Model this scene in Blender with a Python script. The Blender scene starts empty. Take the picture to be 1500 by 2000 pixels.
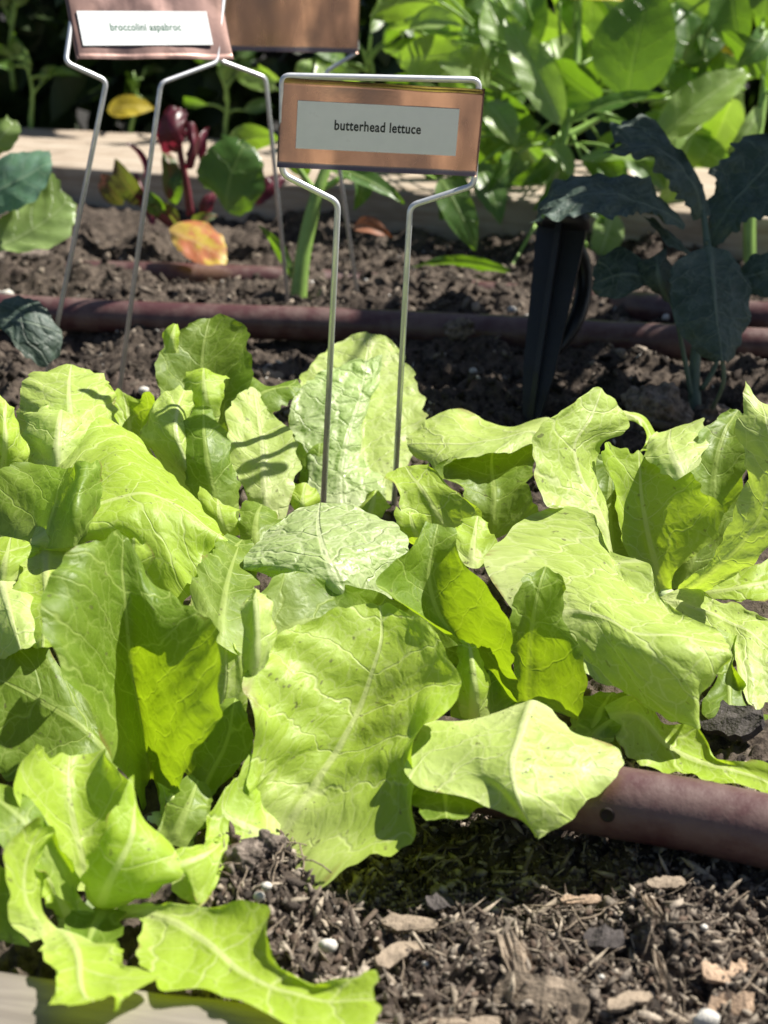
import bpy, math, random
import numpy as np
from mathutils import Vector

random.seed(7)
rng = np.random.default_rng(11)
SC = bpy.context.scene
COL = SC.collection

# ------------------------------------------------------------------ camera, sky, sun, exposure
PITCH = math.radians(22.0)
CAM_H = 22.0                      # camera height above the soil, centimetres
FPX = 3000.0                      # focal length in pixels of the 1500 x 2000 photograph
cam_d = bpy.data.cameras.new('camera')
cam = bpy.data.objects.new('camera', cam_d); COL.objects.link(cam)
cam.location = (0, 0, CAM_H / 100)
cam.rotation_euler = (math.pi / 2 - PITCH, 0, 0)
cam_d.sensor_fit = 'VERTICAL'; cam_d.sensor_height = 36.0; cam_d.sensor_width = 27.0
cam_d.lens = 36.0 * FPX / 2000.0
cam_d.clip_start = 0.01; cam_d.clip_end = 400
cam_d.dof.use_dof = True
cam_d.dof.focus_distance = 0.47
cam_d.dof.aperture_fstop = 21.0
SC.camera = cam

SUN_DIR = Vector((0.55, 0.25, 0.79)).normalized()
world = bpy.data.worlds.new('World'); SC.world = world
world.use_nodes = True
wn = world.node_tree.nodes; wl = world.node_tree.links
sky = wn.new('ShaderNodeTexSky'); sky.sky_type = 'NISHITA'; sky.sun_disc = False
sky.sun_elevation = math.asin(SUN_DIR.z)
sky.sun_rotation = math.atan2(SUN_DIR.x, SUN_DIR.y)
bg = wn['Background']; bg.inputs['Strength'].default_value = 0.05 * 0.86
wl.new(sky.outputs[0], bg.inputs['Color'])
sun_d = bpy.data.lights.new('sun', 'SUN'); sun_d.energy = 5.0; sun_d.angle = math.radians(0.53)
sun_d.color = (1.0, 0.95, 0.86)
sun = bpy.data.objects.new('sun', sun_d); COL.objects.link(sun)
sun.rotation_euler = SUN_DIR.to_track_quat('Z', 'Y').to_euler()
sun.location = (1, 0, 3)
SC.view_settings.view_transform = 'Standard'
SC.view_settings.look = 'None'
SC.view_settings.gamma = 1.0
SC.view_settings.use_curve_mapping = False
SC.view_settings.exposure = 0.9
SC.render.engine = 'CYCLES'
SC.cycles.max_bounces = 8
SC.cycles.transmission_bounces = 6
SC.cycles.sample_clamp_indirect = 6

# ------------------------------------------------------------------ geometry helpers (all in centimetres)
CP, SP = math.cos(PITCH), math.sin(PITCH)
def P(px, py, d):
    """Point seen at a photograph pixel: d >= 20 is its distance along Y, below 20 its height above the soil (cm)."""
    u = (px - 750) / FPX; v = (py - 1000) / FPX
    dx, dy, dz = u, CP - v * SP, -SP - v * CP
    k = d / dy if d >= 20 else (d - CAM_H) / dz
    return np.array([dx * k, dy * k, CAM_H + dz * k])
def depth(p):
    return p[1] * CP + (CAM_H - p[2]) * SP

def _hash(ix, iy, iz, seed):
    n = (ix * 374761393 + iy * 668265263 + iz * 2147483647 + seed * 1274126177) & 0xffffffff
    n = ((n ^ (n >> 13)) * 1274126177) & 0xffffffff
    return ((n ^ (n >> 16)) & 0xffff) / 32767.5 - 1.0
def noise3(p, seed=0):
    p = np.asarray(p, float); i = np.floor(p).astype(np.int64); f = p - i
    f = f * f * f * (f * (f * 6 - 15) + 10)
    out = 0
    for a in (0, 1):
        for b in (0, 1):
            for c in (0, 1):
                w = (f[..., 0] if a else 1 - f[..., 0]) * (f[..., 1] if b else 1 - f[..., 1]) * (f[..., 2] if c else 1 - f[..., 2])
                out = out + w * _hash(i[..., 0] + a, i[..., 1] + b, i[..., 2] + c, seed)
    return out
def fbm(p, octv=4, seed=0, gain=0.5):
    p = np.asarray(p, float); out = 0; amp = 1
    for o in range(octv):
        out = out + amp * noise3(p * (2.03 ** o) + 17.3 * o, seed + o); amp *= gain
    return out
def xyz(x, y, z=0.0):
    x = np.asarray(x, float)
    return np.stack([x, y + 0 * x, z + 0 * x], -1)

def hermite(pts, u, x):
    """Smooth curve through pts (n, ...) at parameters u (n), sampled at x (m)."""
    pts = np.asarray(pts, float); n = len(pts)
    if n == 2:
        w = ((x - u[0]) / (u[1] - u[0])).reshape((-1,) + (1,) * (pts.ndim - 1))
        return pts[0] * (1 - w) + pts[1] * w
    m = np.zeros_like(pts)
    sl = [(pts[i + 1] - pts[i]) / (u[i + 1] - u[i]) for i in range(n - 1)]
    for i in range(1, n - 1):
        h0, h1 = u[i] - u[i - 1], u[i + 1] - u[i]
        m[i] = (sl[i - 1] * h1 + sl[i] * h0) / (h0 + h1)
    m[0] = 1.5 * sl[0] - 0.5 * m[1]; m[-1] = 1.5 * sl[-1] - 0.5 * m[-2]
    k = np.clip(np.searchsorted(u, x, side='right') - 1, 0, n - 2)
    h = (u[k + 1] - u[k]); t = (x - u[k]) / h
    sh = (-1,) + (1,) * (pts.ndim - 1)
    t = t.reshape(sh); h = h.reshape(sh)
    t2, t3 = t * t, t * t * t
    return (2 * t3 - 3 * t2 + 1) * pts[k] + (t3 - 2 * t2 + t) * h * m[k] + (-2 * t3 + 3 * t2) * pts[k + 1] + (t3 - t2) * h * m[k + 1]
def resample(pts, n):
    pts = np.asarray(pts, float)
    d = np.sqrt(np.linalg.norm(np.diff(pts, axis=0), axis=1) + 1e-6)
    d = d ** 1.4
    u = np.concatenate([[0], np.cumsum(d)]); u /= u[-1]
    return hermite(pts, u, np.linspace(0, 1, n))
def sstep(a, b, x):
    t = np.clip((x - a) / (b - a), 0, 1); return t * t * (3 - 2 * t)

# ------------------------------------------------------------------ object helpers
def tag(o, label=None, cat=None, group=None, kind=None):
    if label: o['label'] = label
    if cat: o['category'] = cat
    if group: o['group'] = group
    if kind: o['kind'] = kind
    return o
def thing(name, loc_cm, label, cat, group=None):
    o = bpy.data.objects.new(name, None); COL.objects.link(o)
    o.empty_display_size = 0.02
    o.location = np.asarray(loc_cm) / 100
    o['org'] = [float(v) for v in loc_cm]
    return tag(o, label, cat, group)
def root_of(o):
    while o.parent: o = o.parent
    return o
def mesh(name, V, F, mat, parent=None, uvs=None, smooth=True, org=None, mats=None, midx=None):
    V = np.asarray(V, float).reshape(-1, 3)
    if parent is not None:
        V = V - np.array(root_of(parent)['org'])
    elif org is not None:
        V = V - np.asarray(org)
    V = V / 100
    me = bpy.data.meshes.new(name)
    if isinstance(F, np.ndarray):
        k = F.shape[1]; nf = len(F)
        me.vertices.add(len(V)); me.vertices.foreach_set('co', V.ravel())
        me.loops.add(nf * k); me.loops.foreach_set('vertex_index', F.astype(np.int32).ravel())
        me.polygons.add(nf); me.polygons.foreach_set('loop_start', np.arange(0, nf * k, k, dtype=np.int32))
        me.polygons.foreach_set('loop_total', np.full(nf, k, dtype=np.int32))
        me.update(calc_edges=True)
        loopv = F.ravel()
    else:
        me.from_pydata(V.tolist(), [], F); me.update()
        loopv = np.empty(len(me.loops), dtype=np.int32); me.loops.foreach_get('vertex_index', loopv)
    if uvs:
        for nm, uv in uvs.items():
            l = me.uv_layers.new(name=nm)
            l.data.foreach_set('uv', np.asarray(uv, dtype=np.float32)[loopv].ravel())
    if smooth:
        me.polygons.foreach_set('use_smooth', np.ones(len(me.polygons), dtype=bool))
    if mat: me.materials.append(mat)
    o = bpy.data.objects.new(name, me); COL.objects.link(o)
    if parent is not None:
        o.parent = parent
    elif org is not None:
        o.location = np.asarray(org) / 100
    return o
def gridf(n, m):
    a = np.arange((n - 1) * m).reshape(n - 1, m)[:, :-1].ravel()
    return np.stack([a, a + 1, a + m + 1, a + m], 1)
def tube(pts, r, n=8, seg=None, caps=True):
    """vertices and faces of a round tube; r a number or one radius per point"""
    pts = np.asarray(pts, float)
    rr = np.full(len(pts), r) if np.isscalar(r) else np.asarray(r, float)
    if seg:
        both = resample(np.concatenate([pts, rr[:, None]], 1), seg); pts, rr = both[:, :3], both[:, 3]
    T = np.gradient(pts, axis=0); T /= np.linalg.norm(T, axis=1)[:, None] + 1e-9
    ref = np.array([0.13, 0.31, 0.94]) if abs(T[0][2]) < 0.9 else np.array([1.0, 0.1, 0.0])
    N = []
    for t in T:
        ref = ref - t * ref.dot(t); ref /= np.linalg.norm(ref); N.append(ref)
    N = np.array(N); B = np.cross(T, N)
    a = np.linspace(0, 2 * np.pi, n, endpoint=False)
    V = pts[:, None] + rr[:, None, None] * (np.cos(a)[None, :, None] * N[:, None] + np.sin(a)[None, :, None] * B[:, None])
    V = V.reshape(-1, 3); F = []
    for i in range(len(pts) - 1):
        for j in range(n):
            F.append((i * n + j, i * n + (j + 1) % n, (i + 1) * n + (j + 1) % n, (i + 1) * n + j))
    if caps:
        F.append(tuple(range(n))[::-1]); F.append(tuple((len(pts) - 1) * n + j for j in range(n)))
    return V, F
class Bag:
    """collects shapes that make ONE part"""
    def __init__(s): s.V = []; s.F = []; s.n = 0
    def add(s, V, F):
        V = np.asarray(V, float).reshape(-1, 3)
        s.F += [tuple(int(i) + s.n for i in f) for f in F]; s.V.append(V); s.n += len(V); return s
    def build(s, name, mat, parent=None, **k):
        return mesh(name, np.concatenate(s.V), s.F, mat, parent, **k)

# ------------------------------------------------------------------ materials
def newmat(name):
    m = bpy.data.materials.new(name); m.use_nodes = True
    nt = m.node_tree; nt.nodes.clear()
    return m, nt
class NT:
    def __init__(s, nt): s.nt = nt
    def n(s, t, **k):
        nd = s.nt.nodes.new(t)
        for a, b in k.items(): setattr(nd, a, b)
        return nd
    def l(s, a, b): s.nt.links.new(a, b)
    def put(s, sock, v):
        if hasattr(v, 'is_output') or isinstance(v, bpy.types.NodeSocket): s.l(v, sock)
        else: sock.default_value = v
    def math(s, op, a, b=None, c=None):
        nd = s.n('ShaderNodeMath', operation=op)
        s.put(nd.inputs[0], a)
        if b is not None: s.put(nd.inputs[1], b)
        if c is not None: s.put(nd.inputs[2], c)
        return nd.outputs[0]
    def sst(s, x, a, b, lo=0.0, hi=1.0):
        nd = s.n('ShaderNodeMapRange', interpolation_type='SMOOTHSTEP')
        s.put(nd.inputs['Value'], x); s.put(nd.inputs['From Min'], a); s.put(nd.inputs['From Max'], b)
        s.put(nd.inputs['To Min'], lo); s.put(nd.inputs['To Max'], hi)
        return nd.outputs[0]
    def mix(s, f, a, b, blend='MIX'):
        nd = s.n('ShaderNodeMix', data_type='RGBA', blend_type=blend)
        s.put(nd.inputs[0], f)
        for sock, v in ((nd.inputs[6], a), (nd.inputs[7], b)):
            if isinstance(v, tuple) and len(v) == 3: v = v + (1,)
            s.put(sock, v)
        return nd.outputs[2]
    def noise(s, vec, scale, detail=3, rough=0.55, out=0):
        nd = s.n('ShaderNodeTexNoise'); nd.inputs['Scale'].default_value = scale
        nd.inputs['Detail'].default_value = detail; nd.inputs['Roughness'].default_value = rough
        if vec is not None: s.l(vec, nd.inputs['Vector'])
        return nd.outputs[out]
    def bump(s, h, strength, dist, normal=None):
        nd = s.n('ShaderNodeBump'); nd.inputs['Strength'].default_value = strength
        nd.inputs['Distance'].default_value = dist; s.l(h, nd.inputs['Height'])
        if normal is not None: s.l(normal, nd.inputs['Normal'])
        return nd.outputs[0]
    def out(s, sh):
        o = s.n('ShaderNodeOutputMaterial'); s.l(sh, o.inputs['Surface'])

def leaf_mat(name, top, deep, vein, trans, tw=0.45, rough=0.42, spec=0.5, cell=1.5, bump=0.42, veinw=0.05, retic=1.0, speck=0.0,
             glau=None, blotch=None, lat=1.35):
    """thin leaf: blade colour from top to deep, pale veins (midrib, side veins, net) and light passing through"""
    m, nt = newmat(name); k = NT(nt)
    rel = k.n('ShaderNodeUVMap', uv_map='rel').outputs[0]
    cm = k.n('ShaderNodeUVMap', uv_map='cm').outputs[0]
    rs = k.n('ShaderNodeSeparateXYZ'); k.l(rel, rs.inputs[0])
    cs = k.n('ShaderNodeSeparateXYZ'); k.l(cm, cs.inputs[0])
    t = rs.outputs[1]; au = k.math('ABSOLUTE', cs.outputs[0]); v = cs.outputs[1]
    info = k.n('ShaderNodeObjectInfo'); rnd = info.outputs['Random']
    off = k.n('ShaderNodeCombineXYZ'); k.l(k.math('MULTIPLY', rnd, 53.0), off.inputs[2])
    vadd = k.n('ShaderNodeVectorMath', operation='ADD'); k.l(cm, vadd.inputs[0]); k.l(off.outputs[0], vadd.inputs[1])
    base = vadd.outputs[0]
    wn_ = k.noise(base, 0.9, 3, 0.55, out=1)
    sub = k.n('ShaderNodeVectorMath', operation='SUBTRACT'); k.l(wn_, sub.inputs[0]); sub.inputs[1].default_value = (.5, .5, .5)
    scl = k.n('ShaderNodeVectorMath', operation='SCALE'); k.l(sub.outputs[0], scl.inputs[0]); scl.inputs['Scale'].default_value = 0.9
    warp = k.n('ShaderNodeVectorMath', operation='ADD'); k.l(base, warp.inputs[0]); k.l(scl.outputs[0], warp.inputs[1])
    def voro(sc):
        vo = k.n('ShaderNodeTexVoronoi', feature='DISTANCE_TO_EDGE'); vo.inputs['Scale'].default_value = sc
        k.l(warp.outputs[0], vo.inputs['Vector']); return vo.outputs['Distance']
    d1 = voro(cell); d2 = voro(cell * 2.7)
    # midrib
    mw = k.math('MULTIPLY_ADD', t, -0.17, 0.20)
    mid = k.sst(k.math('DIVIDE', au, mw), 0.35, 1.0, 1.0, 0.0)
    # side veins, leaving the midrib at a slant
    nz = k.noise(base, 0.8, 2)
    q = k.math('ADD', k.math('SUBTRACT', v, k.math('MULTIPLY', au, 0.75)), k.math('MULTIPLY', nz, 1.5))
    fr = k.math('ABSOLUTE', k.math('SUBTRACT', k.math('FRACT', k.math('DIVIDE', q, k.math('MULTIPLY_ADD', rnd, 0.55 * lat, 0.75 * lat))), 0.5))
    side = k.sst(fr, 0.0, 0.05, 1.0, 0.0)
    net = k.sst(d1, 0.0, veinw, 1.0, 0.0)
    net2 = k.math('MULTIPLY', k.sst(d2, 0.0, 0.07, 1.0, 0.0), 0.35)
    veins = k.math('MAXIMUM', mid, k.math('MAXIMUM', k.math('MULTIPLY', side, 0.85),
                   k.math('MULTIPLY', k.math('MAXIMUM', net, net2), 0.6 * retic)))
    # blade colour
    n1 = k.noise(base, 0.55, 4, 0.6); n2 = k.noise(base, 6.0, 3, 0.6)
    f = k.sst(k.math('ADD', k.math('MULTIPLY', n1, 0.8), k.math('MULTIPLY', rnd, 0.35)), 0.28, 0.85)
    blade = k.mix(f, top, deep)
    blade = k.mix(k.math('MULTIPLY', n2, 0.22), blade, (deep[0] * .7, deep[1] * .75, deep[2] * .7))
    blade = k.mix(k.sst(t, 0.02, 0.4, 0.55, 0.0), blade, vein)
    if glau: blade = k.mix(k.sst(k.noise(base, 1.4, 4, 0.65), 0.35, 0.75), blade, glau)
    if blotch: blade = k.mix(k.sst(k.noise(base, 0.45, 3, 0.6), 0.46, 0.58), blade, blotch)
    col = k.mix(k.math('MULTIPLY', veins, 0.8), blade, vein)
    if speck:
        em = k.math('MULTIPLY', k.sst(k.math('ABSOLUTE', rs.outputs[0]), 0.90, 0.99), k.sst(k.noise(base, 0.8, 3, 0.6), 0.56, 0.66))
        col = k.mix(k.math('MULTIPLY', em, 0.75), col, (0.26, 0.17, 0.06))
    if speck: col = k.mix(k.math('MULTIPLY', k.sst(k.noise(base, 5.0, 2, 0.5), 0.68, 0.73), speck), col, (0.10, 0.075, 0.05))
    ed = k.noise(base, 2.2, 4, 0.6)
    hgt = k.math('ADD', k.math('MULTIPLY', k.sst(d1, 0.0, 0.30), retic), k.math('MULTIPLY', k.sst(d2, 0.0, 0.3), 0.22 * retic))
    hgt = k.math('SUBTRACT', k.math('ADD', hgt, k.math('MULTIPLY', ed, 0.35)), k.math('MULTIPLY', k.math('MAXIMUM', side, mid), 0.7))
    b1 = k.bump(hgt, bump, 0.00045)
    b2 = k.bump(k.noise(base, 22, 3, 0.6), 0.16, 0.0003, b1)
    pr = k.n('ShaderNodeBsdfPrincipled'); k.l(col, pr.inputs['Base Color']); k.l(b2, pr.inputs['Normal'])
    k.put(pr.inputs['Roughness'], k.sst(k.noise(base, 1.7, 4, 0.6), 0.3, 0.7, rough - 0.04, rough + 0.14))
    pr.inputs['Specular IOR Level'].default_value = spec
    tr = k.n('ShaderNodeBsdfTranslucent')
    tcol = k.mix(k.math('MULTIPLY', veins, 0.55), k.mix(k.math('MULTIPLY', n1, 0.35), trans, (trans[0] * .75, trans[1] * .8, trans[2] * .6)),
                 (min(1, trans[0] * 1.25), min(1, trans[1] * 1.15), trans[2] * 1.8))
    k.l(tcol, tr.inputs['Color']); k.l(b1, tr.inputs['Normal'])
    mx = k.n('ShaderNodeMixShader'); mx.inputs[0].default_value = tw
    k.l(pr.outputs[0], mx.inputs[1]); k.l(tr.outputs[0], mx.inputs[2]); k.out(mx.outputs[0])
    return m

def plain(name, col, rough=0.5, metal=0.0, spec=0.5, var=0.25, nscale=40, bump=0.2, bdist=0.0005, col2=None, coat=0.0):
    m, nt = newmat(name); k = NT(nt)
    co = k.n('ShaderNodeTexCoord').outputs['Object']
    n1 = k.noise(co, nscale, 5, 0.6); n2 = k.noise(co, nscale * 6, 3, 0.6)
    c2 = col2 or tuple(c * (1 - var) for c in col)
    c = k.mix(k.sst(n1, 0.35, 0.68), col, c2)
    pr = k.n('ShaderNodeBsdfPrincipled'); k.l(c, pr.inputs['Base Color'])
    k.put(pr.inputs['Roughness'], k.sst(n1, 0.3, 0.7, max(0.02, rough - 0.08), rough + 0.1))
    pr.inputs['Metallic'].default_value = metal; pr.inputs['Specular IOR Level'].default_value = spec
    pr.inputs['Coat Weight'].default_value = coat
    hb = k.math('ADD', n2, n1)
    k.l(k.bump(hb, bump, bdist), pr.inputs['Normal']); k.out(pr.outputs[0])
    return m

M = {}
M['lettuce'] = leaf_mat('lettuce_leaf', (0.45, 0.60, 0.085), (0.36, 0.52, 0.04), (0.62, 0.70, 0.28), (0.58, 0.80, 0.03), tw=0.38, rough=0.46, spec=0.4, retic=.8, speck=.7)
M['lettuce_pale'] = leaf_mat('pale_lettuce_leaf', (0.54, 0.66, 0.20), (0.44, 0.58, 0.11), (0.68, 0.74, 0.36), (0.58, 0.78, 0.06), tw=0.36, rough=0.43, spec=0.45,  # this and the netted copy are whitened to carry leaf sheen in colour
                             bump=0.5, cell=1.25, speck=.7)
M['lettuce_net'] = leaf_mat('netted_lettuce_leaf', (0.50, 0.61, 0.28), (0.42, 0.54, 0.20), (0.68, 0.74, 0.44), (0.54, 0.80, 0.06), tw=0.40, rough=0.38, spec=0.55,
                             bump=1.0, cell=1.15, veinw=.07, retic=1.3)
M['lettuce_shaded'] = leaf_mat('shade_toned_lettuce_leaf', (0.21, 0.31, 0.035), (0.14, 0.235, 0.02), (0.42, 0.53, 0.14), (0.43, 0.63, 0.012), tw=0.40, rough=0.45, spec=0.4, retic=.8, speck=.6)  # darker lettuce copy, shade among the leaves put into its colour
M['kale'] = leaf_mat('kale_leaf', (0.050, 0.082, 0.060), (0.032, 0.058, 0.038), (0.17, 0.22, 0.16), (0.04, 0.10, 0.02), tw=0.2, rough=0.5,
                     glau=(0.095, 0.135, 0.115), cell=1.3, retic=0.9, bump=1.0)
M['broccoli'] = leaf_mat('broccoli_leaf', (0.14, 0.28, 0.17), (0.09, 0.21, 0.11), (0.34, 0.46, 0.30), (0.20, 0.42, 0.08), tw=0.3, rough=0.45,
                         glau=(0.20, 0.34, 0.26), cell=0.9, retic=0.4)
M['pepper'] = leaf_mat('pepper_leaf', (0.11, 0.22, 0.045), (0.055, 0.14, 0.025), (0.24, 0.36, 0.10), (0.22, 0.42, 0.015), tw=0.38, rough=0.33, spec=0.6,
                       cell=0.7, retic=0.3, bump=0.8, lat=1.6)
M['pepper_pale'] = leaf_mat('pale_pepper_leaf', (0.33, 0.46, 0.16), (0.22, 0.36, 0.08), (0.45, 0.57, 0.25), (0.36, 0.6, 0.03), tw=0.40, rough=0.33, spec=0.6,  # paler pepper copy, mixed in so the foliage looks brightly lit
                       cell=0.7, retic=0.3, bump=0.8, lat=1.6)
M['yellow'] = leaf_mat('yellow_leaf', (0.70, 0.55, 0.06), (0.62, 0.50, 0.05), (0.75, 0.65, 0.2), (0.85, 0.7, 0.03), tw=0.42, retic=0.2)
M['yellow_red'] = leaf_mat('yellow_and_red_leaf', (0.72, 0.56, 0.09), (0.66, 0.46, 0.06), (0.7, 0.45, 0.2), (0.9, 0.6, 0.05), tw=0.4, retic=0.2,
                           blotch=(0.62, 0.20, 0.10))
M['beet'] = leaf_mat('beet_leaf', (0.09, 0.16, 0.035), (0.07, 0.11, 0.03), (0.25, 0.03, 0.05), (0.24, 0.30, 0.03), tw=0.35, retic=0.3, blotch=(0.15, 0.05, 0.035))
M['beet_red'] = leaf_mat('dark_red_beet_leaf', (0.10, 0.02, 0.03), (0.07, 0.012, 0.02), (0.25, 0.05, 0.08), (0.25, 0.02, 0.04), tw=0.3, rough=0.32, retic=0.2)
M['shrub'] = leaf_mat('shrub_leaf', (0.035, 0.06, 0.013), (0.02, 0.045, 0.01), (0.07, 0.11, 0.03), (0.06, 0.12, 0.01), tw=0.25, rough=0.38, retic=0.2)
M['dry_leaf'] = leaf_mat('dry_leaf', (0.30, 0.12, 0.06), (0.22, 0.08, 0.04), (0.35, 0.2, 0.12), (0.3, 0.1, 0.03), tw=0.2, rough=0.6, retic=0.3)
M['stem'] = plain('green_stem', (0.28, 0.46, 0.10), 0.4, var=0.3, nscale=60)
M['stem_pale'] = plain('pale_stem', (0.50, 0.60, 0.32), 0.4, var=0.2, nscale=60)
M['stem_kale'] = plain('kale_stem', (0.13, 0.19, 0.135), 0.45, var=0.3, nscale=60)
M['stem_red'] = plain('red_stem', (0.20, 0.04, 0.055), 0.35, var=0.4, nscale=60)
M['bark'] = plain('bark', (0.10, 0.07, 0.05), 0.8, nscale=60)
M['tube'] = plain('brown_tube', (0.085, 0.036, 0.037), 0.4, var=0.5, nscale=75, bump=0.4, bdist=0.0005, col2=(0.15, 0.095, 0.085))
M['hole'] = plain('tube_hole_shade', (0.024, 0.014, 0.013), 0.8)
M['wire'] = plain('galvanised_wire', (0.78, 0.80, 0.82), 0.42, metal=0.6, var=0.2, nscale=120, bump=0.15, bdist=0.0002)
M['black'] = plain('black_plastic', (0.012, 0.013, 0.017), 0.42, var=0.3, nscale=60, bump=0.15)
M['label'] = plain('white_label', (0.80, 0.83, 0.84), 0.35, var=0.03, nscale=200, bump=0.05, bdist=0.0001)
M['ink'] = plain('dark_ink', (0.012, 0.02, 0.018), 0.6, bump=0.0)
M['ink_green'] = plain('green_ink', (0.05, 0.16, 0.10), 0.6, bump=0.0)
M['perlite'] = plain('perlite', (0.68, 0.65, 0.59), 0.85, var=0.25, nscale=300, bump=0.6, bdist=0.0008)
M['chip'] = plain('wood_chip', (0.30, 0.235, 0.17), 0.85, var=0.45, nscale=160, bump=0.7, bdist=0.001)
M['chip_tan'] = plain('tan_wood_chip', (0.44, 0.31, 0.21), 0.85, var=0.35, nscale=160, bump=0.7, bdist=0.001)
M['chip_dark'] = plain('dark_bark_chip', (0.07, 0.058, 0.055), 0.8, var=0.4, nscale=160, bump=0.8, bdist=0.001)

def copper_mat(name, tarnish):
    m, nt = newmat(name); k = NT(nt)
    co = k.n('ShaderNodeTexCoord').outputs['Object']
    mp = k.n('ShaderNodeMapping'); mp.inputs['Scale'].default_value = (1.0, 1.0, 0.35); k.l(co, mp.inputs[0])
    mp2 = k.n('ShaderNodeMapping'); mp2.inputs['Scale'].default_value = (1.0, 1.0, 0.5); mp2.inputs['Location'].default_value = (0.31, 0.2, 0.4); k.l(co, mp2.inputs[0])
    n1 = k.noise(mp.outputs[0], 55, 4, 0.6); n2 = k.noise(co, 420, 3, 0.6); n3 = k.noise(co, 25, 3)
    c = k.mix(k.sst(n1, 0.38, 0.66), (0.86, 0.54, 0.37), (0.52, 0.32, 0.235))
    c = k.mix(k.math('MULTIPLY', k.sst(k.noise(mp2.outputs[0], 18, 3), 0.44, 0.56), 0.85), c, (0.27, 0.18, 0.15))  # broad dull patches, offset to leave the left bright, stand in for reflections
    c = k.mix(tarnish, c, (0.15, 0.10, 0.095))
    pr = k.n('ShaderNodeBsdfPrincipled'); k.l(c, pr.inputs['Base Color']); pr.inputs['Metallic'].default_value = 1.0
    k.put(pr.inputs['Roughness'], k.sst(n1, 0.3, 0.7, 0.13 + tarnish * .2, 0.30 + tarnish * .25))
    b = k.bump(k.noise(mp.outputs[0], 70, 1.5), 0.35, 0.0011); b = k.bump(n2, 0.15, 0.0002, b)
    k.l(b, pr.inputs['Normal']); k.out(pr.outputs[0]); return m
M['copper'] = copper_mat('copper', 0.05)
M['copper_dull'] = copper_mat('dull_copper', 0.85)

def soil_mat():
    m, nt = newmat('soil'); k = NT(nt)
    co = k.n('ShaderNodeTexCoord').outputs['Object']
    n1 = k.noise(co, 60, 5, 0.65); n2 = k.noise(co, 260, 5, 0.7); n3 = k.noise(co, 14, 3, 0.6)
    c = k.mix(k.sst(n2, 0.32, 0.72), (0.016, 0.012, 0.010), (0.115, 0.090, 0.070))
    c = k.mix(k.math('MULTIPLY', k.sst(n1, 0.42, 0.66), 0.55), c, (0.145, 0.115, 0.092))
    c = k.mix(k.math('MULTIPLY', k.sst(n3, 0.5, 0.7), 0.4), c, (0.085, 0.06, 0.05))
    pr = k.n('ShaderNodeBsdfPrincipled'); k.l(c, pr.inputs['Base Color']); pr.inputs['Roughness'].default_value = 0.92
    pr.inputs['Specular IOR Level'].default_value = 0.2
    b = k.bump(n2, 0.9, 0.0016); b = k.bump(k.noise(co, 900, 3, 0.7), 0.5, 0.0006, b)
    k.l(b, pr.inputs['Normal']); k.out(pr.outputs[0]); return m
M['soil'] = soil_mat()

def crumb_mat():
    m, nt = newmat('soil_crumb'); k = NT(nt)
    at = k.n('ShaderNodeAttribute', attribute_name='tone').outputs['Color']
    co = k.n('ShaderNodeTexCoord').outputs['Object']
    n = k.noise(co, 500, 4, 0.7)
    c = k.mix(k.sst(n, 0.3, 0.7, 0.0, 0.55), at, (0.05, 0.04, 0.033))
    pr = k.n('ShaderNodeBsdfPrincipled'); k.l(c, pr.inputs['Base Color']); pr.inputs['Roughness'].default_value = 0.9
    pr.inputs['Specular IOR Level'].default_value = 0.2
    k.l(k.bump(n, 0.8, 0.001), pr.inputs['Normal']); k.out(pr.outputs[0]); return m
M['crumb'] = crumb_mat()

def timber_mat(name, a, b, ang):
    m, nt = newmat(name); k = NT(nt)
    co = k.n('ShaderNodeTexCoord').outputs['Object']
    mp = k.n('ShaderNodeMapping'); mp.inputs['Rotation'].default_value = (0, 0, ang); k.l(co, mp.inputs[0])
    mp2 = k.n('ShaderNodeMapping'); mp2.inputs['Scale'].default_value = (0.06, 1, 1); k.l(mp.outputs[0], mp2.inputs[0])
    g = k.noise(mp2.outputs[0], 160, 5, 0.65); g2 = k.noise(co, 30, 4, 0.6); g3 = k.noise(mp2.outputs[0], 30, 3)
    c = k.mix(k.sst(g, 0.3, 0.72), a, b); c = k.mix(k.math('MULTIPLY', k.sst(g2, 0.5, 0.75), 0.5), c, (b[0] * .5, b[1] * .5, b[2] * .45))
    c = k.mix(k.math('MULTIPLY', g3, 0.3), c, b)
    pr = k.n('ShaderNodeBsdfPrincipled'); k.l(c, pr.inputs['Base Color']); pr.inputs['Roughness'].default_value = 0.85
    pr.inputs['Specular IOR Level'].default_value = 0.25
    k.l(k.bump(g, 0.7, 0.0012), pr.inputs['Normal']); k.out(pr.outputs[0]); return m

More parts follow.
